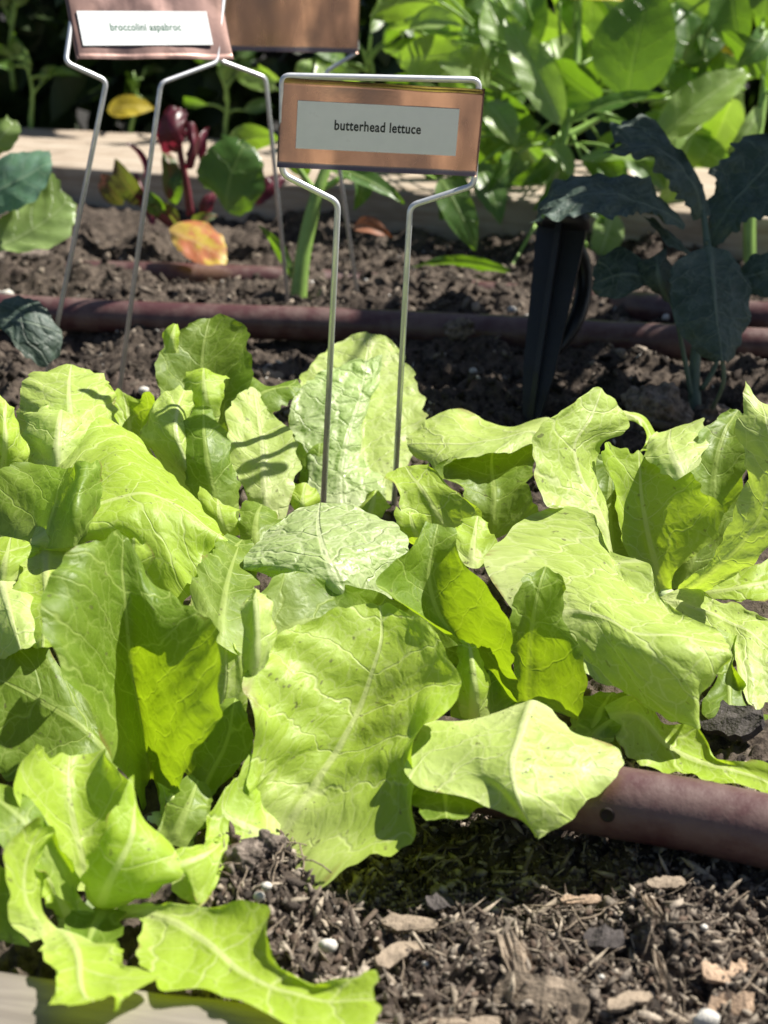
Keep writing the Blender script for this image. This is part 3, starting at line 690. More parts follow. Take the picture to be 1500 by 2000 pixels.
leaf(p, Lg, [[(190, 1770, 29), (130, 1800, 28.2), (110, 1850, 27.4)], [(210, 1775, 29), (180, 1820, 28), (170, 1860, 27.2)], [(240, 1775, 29), (240, 1820, 28), (235, 1860, 27.2)]], nt_=26, ns_=21)
leaf(p, Lt, [[(230, 1770, 29), (310, 1764, 28.4), (420, 1764, 28), (518, 1774, 27.6), (518, 1842, 26.6), (600, 1912, 25.4), (735, 1894, 25.4)],
             [(230, 1780, 29), (300, 1780, 28.4), (395, 1800, 27.8), (470, 1840, 27), (540, 1905, 25.9), (640, 1935, 25.2), (745, 1930, 24.9)],
             [(230, 1790, 29), (280, 1790, 28.4), (345, 1845, 27.1), (410, 1905, 26.0), (500, 1945, 25.2), (600, 1975, 24.6), (748, 1975, 24.4)],
             [(230, 1800, 29), (272, 1800, 28), (280, 1868, 26.4), (315, 1925, 25.3), (440, 1948, 24.8), (590, 2000, 24), (748, 2030, 23.7)]], nt_=70, ns_=49, ruffle=.1)
leaf(p, Lg, [[(-80, 1800, 27.4), (-60, 1730, 28), (-20, 1680, 28.6)], [(-20, 1830, 27.4), (-10, 1770, 28), (0, 1700, 28.6)], [(60, 1850, 27), (40, 1800, 27.6), (22, 1720, 28.4)]], nt_=30, ns_=21)

# -- front centre
p = plant(540, 1650, 'lettuce in the front row centre with one big upright ribbed leaf facing the camera'); heart(p, 540, 1640, 0.2, 0.7)
leaf(p, Lt, [[(540, 1655, 32.2), (455, 1655, 31.6), (404, 1612, 31.9), (478, 1550, 32.6), (488, 1450, 33.4), (478, 1340, 34.4), (500, 1285, 35.2), (545, 1236, 36)],
             [(543, 1648, 32.2), (520, 1600, 32.6), (520, 1550, 33), (565, 1460, 33.9), (600, 1360, 35), (618, 1270, 36), (634, 1200, 36.8)],
             [(546, 1640, 32.3), (590, 1572, 33.0), (640, 1495, 33.9), (690, 1410, 34.9), (725, 1320, 35.8), (745, 1250, 36.5), (742, 1178, 37.3)],
             [(550, 1655, 32), (630, 1620, 32.1), (715, 1545, 32.7), (760, 1460, 33.6), (800, 1370, 34.7), (820, 1290, 35.7), (806, 1198, 36.9)],
             [(552, 1680, 31.6), (585, 1742, 30.2), (690, 1692, 30.6), (796, 1640, 31), (798, 1520, 32.2), (825, 1418, 33), (896, 1360, 34), (884, 1295, 35), (856, 1244, 36)]],
     nt_=74, ns_=65, pucker=0.12, ruffle=0.13)
leaf(p, Lg, [[(500, 1180, 38.4), (540, 1122, 39.4), (620, 1128, 39.8), (720, 1156, 39.4), (820, 1190, 38.8), (905, 1246, 38)], [(530, 1250, 37.8), (600, 1215, 38.4), (680, 1215, 38.8), (760, 1230, 38.6), (895, 1275, 37.7)], [(560, 1320, 37.4), (640, 1310, 37.8), (740, 1310, 38), (820, 1310, 37.8), (885, 1310, 37.5)]])
leaf(p, Lp, [[(470, 1350, 35), (480, 1270, 35.4), (476, 1200, 36), (482, 1152, 36.6)], [(490, 1340, 34.7), (500, 1260, 35), (500, 1190, 35.6), (498, 1140, 36.6)], [(510, 1320, 34.9), (530, 1240, 35.5), (532, 1190, 36), (510, 1142, 36.8)]], nt_=36, ns_=21)
leaf(p, Lg, [[(360, 1200, 38), (390, 1110, 40), (430, 1050, 42)], [(430, 1260, 37), (440, 1160, 39), (465, 1070, 42)], [(490, 1290, 37), (500, 1180, 39), (500, 1080, 42)]], nt_=40, ns_=31)

leaf(p, Lt, [[(545, 1675, 31), (470, 1676, 30.8), (408, 1660, 31), (392, 1600, 31.6)], [(545, 1645, 31.8), (480, 1615, 31.8), (436, 1585, 32), (436, 1545, 32.4)], [(548, 1610, 32.4), (510, 1565, 32.6), (495, 1515, 33), (484, 1470, 33.4)]], nt_=40, ns_=31)
leaf(p, Lg, [[(300, 1635, 32), (318, 1590, 32.6), (345, 1520, 33.4)], [(335, 1650, 31.8), (362, 1590, 32.4), (385, 1530, 33.4)], [(375, 1660, 31.8), (405, 1605, 32.4), (415, 1550, 33.2)]], nt_=34, ns_=25)
leaf(p, Lt, [[(330, 1700, 30.2), (385, 1660, 30.4), (440, 1630, 31)], [(335, 1720, 29.8), (395, 1695, 29.8), (440, 1655, 30.6)], [(335, 1740, 29.4), (390, 1764, 28.8), (436, 1700, 29.8)]], nt_=34, ns_=25)
# -- pale dome leaf, centre
p = plant(1000, 1385, 'lettuce with very pale leaves spread flat, one drooping over the brown tube'); heart(p, 1010, 1385, 0.4, 0.9)
leaf(p, Ln, [[(620, 1160, 40.4), (530, 1132, 40.4), (474, 1106, 40.6), (505, 1055, 42), (560, 1010, 43.2)], [(680, 1190, 39.3), (650, 1120, 39.8), (625, 1050, 41.4), (625, 988, 44)], [(770, 1180, 40.4), (760, 1130, 40.8), (800, 1080, 41.6), (778, 1028, 43), (700, 985, 44)]], nt_=60, ns_=49, pucker=0.06, edge=.07)
leaf(p, Lg, [[(970, 1380, 37.8), (880, 1240, 37), (790, 1180, 37.2), (742, 1142, 37.6), (798, 1070, 39), (825, 1020, 40)], [(985, 1385, 37.8), (920, 1280, 38), (858, 1200, 38.4), (838, 1130, 39), (846, 1070, 39.6), (858, 1016, 40.2)], [(1005, 1385, 37.6), (1012, 1315, 37), (1000, 1250, 36.6), (955, 1155, 37.2), (905, 1090, 38.6), (893, 1036, 40)]])
leaf(p, Lg, [[(1015, 1390, 37.4), (1000, 1270, 37.6), (1002, 1180, 38), (1035, 1115, 38.6)], [(1030, 1395, 37.2), (1035, 1290, 37.6), (1045, 1190, 38), (1066, 1106, 38.8)], [(1060, 1385, 37), (1135, 1392, 36), (1146, 1290, 36.4), (1098, 1210, 37.4), (1106, 1150, 38), (1094, 1122, 38.4)]])
leaf(p, Lp, [[(1000, 1190, 40), (950, 1095, 42.5), (1000, 1035, 44.5), (1080, 998, 45.5), (1150, 1000, 45), (1195, 1080, 42.6), (1262, 1090, 42), (1288, 1165, 40.4), (1395, 1225, 38.5)],
             [(1030, 1210, 39.4), (1040, 1150, 40.6), (1090, 1110, 41.6), (1150, 1110, 41.6), (1220, 1150, 40.6), (1290, 1200, 39.4), (1410, 1240, 38)],
             [(1050, 1225, 38.8), (1100, 1200, 39), (1180, 1205, 38), (1240, 1238, 36.9), (1320, 1245, 36.5), (1420, 1262, 36.7)],
             [(1060, 1250, 38.3), (1120, 1260, 37.8), (1190, 1275, 36.9), (1270, 1310, 35.9), (1350, 1320, 35.6), (1422, 1285, 36.3)],
             [(1070, 1290, 37.8), (1140, 1322, 36.8), (1210, 1340, 36.6), (1290, 1395, 35.8), (1366, 1420, 35.4), (1366, 1378, 35.8), (1414, 1318, 36.6)]], nt_=76, ns_=65, pucker=0.06, ruffle=.12)
leaf(p, Lp, [[(1005, 1378, 2.4), (930, 1402, 2.3), (815, 1408, 2.3), (802, 1530, 2.1), (940, 1568, 2.0), (1028, 1612, 1.5)],
             [(1020, 1373, 2.6), (975, 1415, 2.6), (905, 1460, 2.5), (900, 1500, 2.3), (985, 1555, 2.1), (1036, 1626, 1.4)],
             [(1040, 1368, 2.7), (1018, 1430, 2.8), (1000, 1500, 2.6), (1015, 1570, 2.2), (1046, 1632, 1.4)],
             [(1060, 1374, 2.6), (1060, 1430, 2.7), (1100, 1490, 2.4), (1085, 1560, 2.1), (1055, 1634, 1.4)],
             [(1078, 1386, 2.5), (1108, 1424, 2.4), (1222, 1474, 2.2), (1150, 1562, 1.8), (1066, 1632, 1.4)]], nt_=64, ns_=57, ruffle=.06, pucker=.04)
leaf(p, Lt, [[(900, 1400, 36.4), (890, 1340, 36.6), (905, 1242, 37.2)], [(925, 1405, 36), (925, 1330, 36.2), (915, 1244, 37.2)], [(955, 1400, 36.2), (960, 1330, 36.6), (922, 1252, 37.2)]], nt_=34, ns_=21)
leaf(p, Lg, [[(880, 1400, 37.6), (890, 1330, 38), (930, 1270, 38.4)], [(950, 1410, 37), (950, 1350, 37.4), (960, 1290, 38)], [(1015, 1390, 37.4), (1000, 1340, 37.8), (985, 1290, 38)]], nt_=30, ns_=21)
leaf(p, Lg, [[(790, 1490, 34.6), (800, 1560, 32.0), (830, 1600, 30.9)], [(870, 1490, 34.4), (870, 1560, 31.8), (872, 1598, 30.8)], [(950, 1500, 34), (945, 1570, 31.6), (910, 1590, 31)]], nt_=26, ns_=21)
leaf(p, Lt, [[(885, 1080, 44), (885, 1030, 45), (905, 1016, 45.6)], [(920, 1110, 43.4), (925, 1060, 44.4), (932, 1014, 45.6)], [(960, 1100, 43.6), (965, 1055, 44.6), (952, 1026, 45.6)]], nt_=26, ns_=21)

# -- lower right
p = plant(1180, 1440, 'low yellow-green lettuce on the right beside the dark bark piece, above the brown tube'); heart(p, 1160, 1430, 0.2, 0.7)
leaf(p, Lg, [[(1100, 1430, 36.5), (1125, 1370, 37.4), (1165, 1348, 38)], [(1160, 1440, 36), (1170, 1395, 36.8), (1195, 1352, 38)], [(1215, 1470, 35.6), (1210, 1410, 36.4), (1232, 1346, 37.6)]], nt_=34, ns_=25)
leaf(p, Lt, [[(1180, 1380, 37), (1240, 1352, 37.2), (1300, 1412, 36.2), (1366, 1418, 36), (1395, 1475, 35), (1500, 1500, 34.4), (1580, 1560, 33)],
             [(1190, 1400, 36.6), (1245, 1400, 36.4), (1310, 1462, 35.5), (1390, 1495, 34.8), (1480, 1520, 34.2), (1580, 1590, 32.8)],
             [(1200, 1430, 36), (1215, 1465, 35.4), (1290, 1508, 34.6), (1390, 1530, 34), (1480, 1545, 33.6), (1570, 1620, 32.4)]], nt_=56)
leaf(p, Lg, [[(1120, 1440, 36.2), (1150, 1400, 36.8), (1200, 1385, 37.2)], [(1150, 1450, 35.8), (1180, 1420, 36.2), (1220, 1390, 37)], [(1180, 1460, 35.5), (1210, 1430, 36), (1225, 1395, 37)]], nt_=26, ns_=21)

# -- right, saw-edged yellow leaf
p = plant(1300, 1165, 'lettuce at the right edge with a saw-edged yellow leaf beside pale ones'); heart(p, 1303, 1160, 0.6, 0.75)
leaf(p, Lt, [[(1288, 1165, 46), (1240, 1100, 46.4), (1205, 1030, 46.8), (1190, 950, 47.4), (1172, 880, 48), (1190, 858, 48.4)],
             [(1300, 1165, 46), (1270, 1060, 47), (1252, 960, 47.8), (1250, 882, 48.6)],
             [(1315, 1165, 46), (1320, 1112, 45.8), (1395, 1045, 45.8), (1416, 1000, 46.2), (1380, 960, 46.8), (1338, 920, 47.6), (1275, 882, 48.6)]], edge=0.2, nt_=70, pucker=.07)
leaf(p, Lp, [[(1188, 1085, 45), (1130, 1000, 45.6), (1062, 988, 45.2), (1038, 915, 46), (1055, 840, 47), (1105, 795, 48), (1150, 765, 49)],
             [(1192, 1085, 45.2), (1165, 1000, 46), (1110, 930, 46.6), (1100, 870, 47.2), (1135, 800, 48.4), (1163, 760, 49.2)],
             [(1195, 1085, 45.4), (1175, 1000, 46.4), (1150, 930, 47.2), (1140, 870, 47.8), (1180, 820, 48.6), (1180, 768, 49.4)],
             [(1198, 1082, 46), (1184, 990, 47.2), (1164, 905, 48.2), (1182, 862, 48.8), (1226, 830, 49.4), (1195, 776, 49.6)]], nt_=64, ns_=49)
leaf(p, Lg, [[(1175, 1090, 47), (1150, 980, 48.2), (1165, 880, 49.6)], [(1195, 1090, 47), (1190, 980, 48.4), (1200, 880, 49.8)], [(1230, 1090, 47), (1240, 980, 48.2), (1235, 890, 49.6)]], nt_=34, ns_=21)
leaf(p, Lg, [[(1310, 1150, 47), (1320, 1040, 48), (1360, 940, 49)], [(1330, 1150, 46.8), (1370, 1050, 47.8), (1410, 950, 49)], [(1350, 1150, 46.8), (1430, 1060, 47.6), (1470, 960, 48.8)]], nt_=34, ns_=25)
leaf(p, Lt, [[(1212, 802, 50.4), (1250, 810, 50.6), (1278, 840, 50.4), (1295, 875, 49.4)], [(1214, 810, 50.2), (1248, 818, 50.2), (1270, 845, 50), (1280, 878, 49)], [(1216, 820, 50.1), (1244, 826, 50), (1262, 850, 49.7), (1250, 884, 48.8)]], nt_=36, ns_=13, edge=.04, ruffle=.06)
leaf(p, Lp, [[(1320, 940, 47), (1262, 885, 48.5), (1276, 855, 49.4)], [(1335, 930, 47), (1310, 880, 48.2), (1310, 838, 49.8)], [(1365, 910, 47.4), (1376, 865, 48.6), (1368, 826, 50)]], nt_=34, ns_=31, ruffle=.2)
leaf(p, Lg, [[(1370, 1000, 47), (1340, 930, 47.6), (1365, 850, 49), (1425, 800, 50.4)], [(1395, 1010, 47.2), (1395, 930, 48), (1410, 860, 49), (1440, 802, 50.6)], [(1420, 1000, 47), (1460, 915, 47.6), (1450, 850, 49), (1456, 812, 50.2)]], nt_=44)
leaf(p, Lp, [[(1310, 1162, 45.6), (1375, 1100, 44), (1430, 1020, 43.6), (1462, 920, 44.2), (1443, 850, 45), (1462, 738, 46)],
             [(1316, 1166, 45.4), (1400, 1110, 43.2), (1480, 1020, 42.6), (1510, 920, 43.2), (1500, 840, 44.2), (1488, 775, 45.8)],
             [(1324, 1168, 45.2), (1440, 1122, 42.6), (1530, 1040, 41.6), (1570, 920, 42.4), (1560, 840, 43.6), (1530, 780, 45.4)]], nt_=60, ns_=45)
leaf(p, Lt, [[(1330, 1165, 45), (1420, 1120, 45), (1500, 1090, 45.4), (1560, 1080, 46)], [(1340, 1170, 44.8), (1440, 1150, 44.2), (1520, 1130, 44.6), (1580, 1110, 45)], [(1350, 1175, 44.6), (1450, 1172, 43.6), (1530, 1165, 43.8), (1590, 1140, 44.4)]], nt_=36, ns_=25)
leaf(p, Lp, [[(1290, 1168, 44.5), (1340, 1152, 44.4), (1420, 1182, 43), (1500, 1215, 42), (1560, 1250, 41)], [(1300, 1175, 44), (1350, 1185, 43), (1420, 1215, 42), (1470, 1240, 41), (1530, 1290, 40)], [(1290, 1180, 43.8), (1370, 1225, 41.8), (1425, 1260, 40.6), (1440, 1330, 39), (1490, 1400, 38)]], nt_=48, ruffle=.2)
leaf(p, Lg, [[(1400, 1225, 41), (1395, 1320, 39), (1370, 1392, 38), (1398, 1415, 37.6)], [(1430, 1240, 40.8), (1425, 1330, 39), (1430, 1400, 37.8), (1440, 1412, 37.6)], [(1440, 1240, 40.6), (1442, 1320, 39), (1480, 1395, 38), (1500, 1400, 37.8)]], nt_=40, ns_=25)

# -- centre right back
p = plant(900, 985, 'lettuce behind, right of the sign legs, with a pale rolled leaf'); heart(p, 900, 990, 0.3, 0.7)
leaf(p, Lp, [[(1080, 870, 51), (1068, 816, 53.5), (1000, 832, 54), (940, 820, 54.6), (890, 792, 55), (845, 812, 54.6), (800, 846, 53.5)],
             [(1075, 880, 50.6), (1040, 846, 51.6), (980, 858, 51.5), (910, 868, 51.6), (845, 866, 52), (790, 866, 52.6)],
             [(1065, 890, 50.4), (1035, 868, 50.8), (980, 882, 50.4), (905, 894, 50.4), (855, 910, 50.8), (808, 892, 52)]], nt_=56, ruffle=.1)
leaf(p, Lg, [[(930, 1050, 49), (900, 960, 49.4), (850, 915, 50.4), (905, 884, 51)], [(960, 1055, 48.8), (965, 970, 49.6), (960, 905, 51), (965, 872, 52)], [(1060, 1010, 48.6), (1030, 950, 49.4), (1048, 900, 50.6), (1040, 864, 51.6)]])
leaf(p, Lt, [[(860, 1060, 47), (790, 1020, 47), (778, 970, 47.6), (752, 932, 48.4)], [(880, 1050, 47), (845, 990, 47.6), (820, 950, 48), (792, 920, 49)], [(945, 1040, 46.4), (945, 1000, 46.8), (890, 952, 47.8), (840, 905, 49)]])
leaf(p, Lt, [[(800, 1060, 46.6), (780, 1040, 46.6), (775, 990, 47)], [(830, 1070, 46.3), (810, 1035, 46.4), (800, 1000, 47)], [(860, 1060, 46.3), (840, 1020, 46.4), (825, 1000, 47)]], nt_=22, ns_=17)

# -- behind the sign, big pale upright leaves
p = plant(680, 985, 'lettuce behind the sign legs with two big pale upright leaves'); heart(p, 690, 1000, 0.3, 0.7)
leaf(p, Lp, [[(660, 1015, 54.4), (580, 900, 57), (572, 800, 59.6), (600, 715, 61.6), (660, 664, 63.2)], [(710, 1015, 54.4), (705, 900, 57), (705, 790, 59.8), (725, 652, 63.8)], [(750, 1005, 54.4), (798, 905, 56.8), (830, 820, 59), (812, 740, 61.4), (775, 676, 63.2)]], nt_=64, ns_=49)
leaf(p, Ln, [[(640, 1015, 53.9), (600, 975, 54.8), (600, 890, 56.4), (566, 830, 57.4), (585, 752, 58.8), (660, 716, 60)], [(670, 1015, 53.7), (665, 930, 55.4), (680, 850, 57), (705, 770, 58.6), (715, 704, 60.2)], [(735, 1005, 53.9), (752, 962, 54.8), (705, 890, 56.8), (708, 820, 58.2), (738, 745, 59.4), (748, 694, 60.4)]], nt_=64, ns_=49)
leaf(p, Lt, [[(690, 1030, 52.4), (700, 990, 53), (715, 965, 53.6)], [(715, 1035, 52), (728, 985, 52.8), (735, 955, 53.6)], [(745, 1030, 52.2), (760, 990, 53), (752, 965, 53.6)]], nt_=22, ns_=17)
leaf(p, Lg, [[(605, 970, 56), (588, 930, 56), (590, 888, 56.4)], [(625, 970, 55.6), (622, 920, 55.8), (625, 874, 56.6)], [(645, 960, 56), (668, 915, 56.2), (660, 886, 56.6)]], nt_=30, ns_=21)
leaf(p, Lt, [[(575, 1020, 51), (562, 975, 51.2), (575, 945, 51.6)], [(592, 1020, 50.6), (590, 985, 50.5), (595, 952, 51.4)], [(610, 1010, 51), (624, 975, 51.2), (610, 955, 51.6)]], nt_=24, ns_=17)

# -- left centre back, tall dark leaf
p = plant(470, 1010, 'lettuce left of the butterhead sign legs with the tallest leaf, standing before the middle tube'); heart(p, 470, 1020, 0.3, 0.7)
leaf(p, Lg, [[(400, 900, 55), (330, 790, 55.6), (308, 740, 56), (316, 685, 56.8), (345, 645, 57.6), (380, 626, 58.2)], [(430, 900, 55), (400, 780, 56.2), (396, 700, 57.2), (412, 616, 58.6)], [(475, 880, 55), (478, 770, 55.8), (492, 690, 56.8), (472, 640, 57.8), (442, 619, 58.4)]])
leaf(p, Lt, [[(318, 690, 56.2), (318, 655, 56.4), (332, 636, 56.6)], [(335, 690, 56), (336, 660, 56), (342, 636, 56.5)], [(350, 690, 56.2), (352, 660, 56.3), (350, 640, 56.6)]], nt_=18, ns_=13)
leaf(p, Lg, [[(440, 880, 55), (460, 800, 56), (474, 735, 57), (520, 752, 57), (578, 740, 57)], [(460, 880, 54.6), (490, 810, 55.4), (510, 770, 56), (585, 755, 56.6)], [(480, 880, 54.6), (510, 825, 55), (545, 805, 55.4), (582, 770, 56.2)]], nt_=40, ns_=25)
leaf(p, Lt, [[(390, 830, 53), (362, 780, 53.4), (355, 728, 54.4)], [(405, 830, 52.8), (400, 770, 53), (398, 714, 54.6)], [(425, 830, 53), (436, 770, 53.4), (443, 728, 54.4)]], nt_=30, ns_=21)
leaf(p, Lp, [[(390, 1020, 50), (315, 910, 50.6), (272, 855, 51), (300, 790, 52), (352, 744, 53.4)], [(420, 1030, 49.6), (375, 930, 49.6), (345, 850, 50), (365, 755, 53)], [(440, 1030, 49.8), (420, 930, 51), (390, 850, 52), (372, 765, 53.4)]], nt_=44)
leaf(p, Lg, [[(400, 1030, 49), (355, 930, 49.6), (345, 860, 50.4), (372, 800, 51.4)], [(430, 1030, 48.6), (410, 930, 49.2), (400, 860, 50), (398, 800, 51.6)], [(465, 1020, 49), (466, 930, 49.6), (440, 855, 50.6), (415, 800, 51.6)]], nt_=44)
leaf(p, Lp, [[(500, 1015, 50), (462, 935, 51), (442, 855, 52.4), (460, 780, 54), (482, 758, 54.8)], [(520, 1018, 49.8), (515, 930, 51), (512, 865, 52.3), (496, 765, 54.8)], [(558, 1012, 50), (575, 940, 51), (584, 880, 52.1), (555, 838, 53), (506, 770, 54.8)]], nt_=50, ruffle=.08)
leaf(p, Lt, [[(420, 1050, 47), (398, 1000, 47.2), (390, 950, 48)], [(440, 1050, 46.7), (430, 1010, 46.9), (425, 975, 47.6)], [(470, 1045, 46.8), (468, 1010, 47), (455, 990, 47.6)]], nt_=26, ns_=17)
leaf(p, Lg, [[(470, 1070, 46), (465, 1010, 47), (475, 975, 48)], [(500, 1075, 45.6), (500, 1020, 46.6), (512, 985, 48)], [(530, 1060, 46), (548, 1020, 47), (545, 1000, 48)]], nt_=26, ns_=17)
leaf(p, Lg, [[(400, 1120, 43), (425, 1060, 44), (450, 1040, 45)], [(440, 1140, 42.6), (455, 1080, 43.8), (475, 1050, 45)], [(480, 1120, 43), (500, 1080, 44), (498, 1050, 45)]], nt_=26, ns_=17)

# ================================================================== KALE
Km = M['kale']
p = thing('kale_plant', P(1362, 830, 0), 'dark blue-green kale plant standing in shade at the right', 'kale')
kk = dict(ruffle=0.42, edge=0.34, pucker=.16)
leaf(p, Km, [[(1335, 432, 70), (1312, 398, 70), (1265, 358, 69.4), (1160, 328, 69.4), (1085, 350, 69), (1046, 418, 68)], [(1338, 440, 69), (1280, 405, 68), (1180, 380, 67), (1100, 395, 66.6), (1048, 432, 66.8)], [(1335, 450, 68.5), (1270, 424, 66.5), (1200, 412, 65), (1120, 424, 64.5), (1058, 442, 65.5)]], **kk)
leaf(p, Km, [[(1388, 420, 70), (1368, 335, 71), (1322, 295, 71.6), (1290, 232, 73), (1210, 252, 72), (1194, 285, 71)], [(1372, 425, 70), (1345, 350, 70.4), (1280, 285, 70.8), (1202, 296, 70.2)], [(1355, 432, 70), (1312, 365, 69.4), (1262, 305, 69.2), (1225, 302, 69.4), (1200, 312, 69.6)]], **kk)
leaf(p, Km, [[(1375, 475, 70), (1382, 400, 71), (1415, 310, 72), (1475, 258, 73)], [(1385, 478, 69.6), (1430, 400, 70), (1490, 335, 71), (1545, 270, 72)], [(1395, 485, 69.4), (1450, 432, 68.6), (1520, 405, 69), (1580, 340, 70.6)]], **kk)
leaf(p, Km, [[(1372, 485, 68), (1318, 520, 66.6), (1308, 570, 65.6), (1325, 645, 64.4), (1390, 704, 63.6)], [(1385, 480, 68), (1392, 545, 66), (1400, 625, 64.2), (1410, 708, 63.2)], [(1396, 484, 68), (1446, 512, 66.8), (1467, 600, 65.4), (1448, 675, 64.2), (1420, 706, 63.5)]], ruffle=.12, edge=.08)
leaf(p, Km, [[(1270, 535, 68), (1240, 500, 68.5), (1195, 486, 68.4), (1160, 520, 68)], [(1268, 545, 67.8), (1220, 535, 67.4), (1158, 555, 67.2)], [(1264, 555, 67.6), (1240, 575, 66.8), (1195, 586, 66.6), (1164, 572, 67)]], nt_=30, ns_=21, ruffle=.12)
leaf(p, Km, [[(1300, 590, 67.5), (1255, 545, 67.5), (1250, 515, 68)], [(1305, 590, 67), (1285, 530, 67), (1285, 495, 68)], [(1312, 585, 67.4), (1312, 530, 67.6), (1300, 485, 68.4)]], nt_=30, ns_=21, ruffle=.12)
leaf(p, Km, [[(1380, 560, 69), (1440, 530, 68), (1475, 498, 68), (1530, 480, 68)], [(1380, 565, 69), (1460, 540, 67.5), (1540, 520, 67)], [(1380, 570, 69), (1460, 572, 67), (1520, 575, 66.6), (1550, 560, 66.6)]], nt_=36, ns_=25, ruffle=.15)
leaf(p, Km, [[(1330, 470, 70), (1290, 440, 69.6), (1250, 415, 69)], [(1350, 500, 69.6), (1320, 470, 69), (1270, 440, 68.6)], [(1370, 510, 69.4), (1340, 500, 68.6), (1300, 480, 68)]], nt_=30, ns_=21, ruffle=.12)
b = Bag()
b.add(*tube([P(1362, 850, 66), P(1356, 730, 67), P(1368, 620, 68), P(1382, 500, 69), P(1375, 425, 70), P(1366, 370, 70.6)], [.34, .27, .23, .2, .15, .11], 10, 30))
b.add(*tube([P(1352, 780, 66.5), P(1335, 690, 66.8), P(1318, 610, 67), P(1303, 570, 67.2)], [.14, .11, .1, .09], 8, 16))
b.add(*tube([P(1366, 830, 66), P(1395, 790, 64.6), P(1414, 740, 63.6), P(1408, 690, 63.4)], [.14, .11, .1, .08], 8, 16))
b.add(*tube([P(1370, 760, 66.6), P(1395, 720, 66.8), P(1410, 640, 67.5), P(1390, 560, 68.6)], [.14, .11, .1, .08], 8, 16))
b.add(*tube([P(1372, 600, 68.2), P(1320, 565, 68), P(1268, 545, 67.9)], [.14, .12, .09], 8, 12))
b.add(*tube([P(1380, 470, 69.4), P(1385, 478, 68.6), P(1385, 484, 68)], .1, 8, 6))
b.build('stem', M['stem_kale'], p)
# taller neighbour just past the right edge, whose shade falls on the kale
def tall_kale(base, H, n, label, seed, spread=7.0, size=9.0):
    r = random.Random(seed); base = np.array(base, float)
    q = thing('kale_plant', base, label, 'kale')
    st = Bag(); st.add(*tube([base + [0, 0, -1], base + [0.4, 0.3, H * .5], base + [0, 0.5, H]], [.9, .7, .35], 10, 16))
    for i in range(n):
        a = i * 2.4 + r.uniform(-.3, .3); f = (i + 1) / n; z = H * (0.66 + 0.34 * f)
        node = base + [0, 0.3 * f, z * .92]; d = np.array([math.cos(a), math.sin(a), 0])
        B = node + d * spread * .45 + [0, 0, 2.0]; T = B + d * size * r.uniform(.9, 1.3) + [0, 0, r.uniform(-4, 2)]
        st.add(*tube([node, (node + B) / 2 + [0, 0, .3], B], [.3, .25, .15], 7, 8))
        blade(q, Km, B, T, size * r.uniform(.7, .9), arch=1.5, roll=r.uniform(-.3, .3) + math.pi / 2 * 0, cup=.6, ruffle=.4, edge=.25, nt_=30, ns_=19)
    st.build('stem', M['stem_kale'], q)
tall_kale((28, 81, 0), 38, 34, 'tall blue-green kale plant standing past the right edge beside the smaller kale', 5)

# ================================================================== LEFT BROCCOLI
Bm = M['broccoli']
p = thing('broccoli_plant', P(-130, 560, 0), 'young blue-green broccoli plant at the left edge in front of the far timber', 'broccoli')
st = Bag(); n0 = P(-130, 470, 90)
st.add(*tube([P(-130, 570, 90), n0, P(-120, 380, 90)], [.4, .35, .25], 8, 10))
leaf(p, Bm, [[(-60, 400, 88), (-40, 330, 89), (20, 302, 89), (94, 288, 89)], [(-50, 410, 87.5), (0, 370, 87.5), (50, 345, 87.5), (100, 320, 88)], [(-40, 420, 87), (10, 415, 86.4), (55, 400, 86.2), (98, 350, 87)]], nt_=36, ns_=25)
leaf(p, M['pepper_pale'], [[(-60, 480, 87), (0, 430, 87.6), (60, 380, 88.4), (100, 338, 89)], [(-50, 490, 86.5), (20, 470, 86.5), (90, 430, 87), (140, 385, 88)], [(-40, 500, 86), (20, 490, 85.5), (90, 486, 85.6), (140, 450, 86.6), (154, 400, 88)]], nt_=36, ns_=25)
leaf(p, M['pepper_pale'], [[(-50, 300, 92), (-20, 250, 92), (10, 226, 92.4)], [(-30, 310, 91.6), (0, 270, 91.6), (30, 240, 92.2)], [(-10, 310, 91.6), (25, 285, 91.8), (42, 250, 92.2)]], nt_=24, ns_=17)
st.add(*tube([n0, P(-80, 420, 88.5), P(-40, 405, 88)], [.2, .16, .12], 7, 8)); st.add(*tube([P(-130, 500, 90), P(-80, 495, 87.5), P(-40, 488, 86.6)], [.2, .16, .12], 7, 8))
st.add(*tube([P(-120, 390, 90), P(-70, 330, 92), P(-30, 305, 92)], [.2, .16, .12], 7, 8))
st.build('stem', M['stem'], p)
p = thing('broccoli_plant', P(-150, 830, 0), 'broccoli plant cut by the left edge, one dark leaf hanging in front of the tube', 'broccoli')
leaf(p, Km, [[(-30, 620, 66), (0, 590, 66.4), (45, 580, 66.6), (92, 600, 66.4)], [(-30, 630, 66), (20, 625, 65.6), (60, 630, 65.3), (118, 650, 65.6)], [(-20, 640, 66), (15, 655, 65), (45, 695, 64.4), (85, 712, 64.6), (118, 690, 65.2)]], nt_=36, ns_=25)  # darker kale material puts this broccoli leaf's shade into its colour
b = Bag(); b.add(*tube([P(-150, 850, 66), P(-140, 720, 66.4), P(-90, 640, 66.4), P(-25, 630, 66)], [.4, .3, .2, .12], 8, 16)); b.build('stem', M['stem'], p)

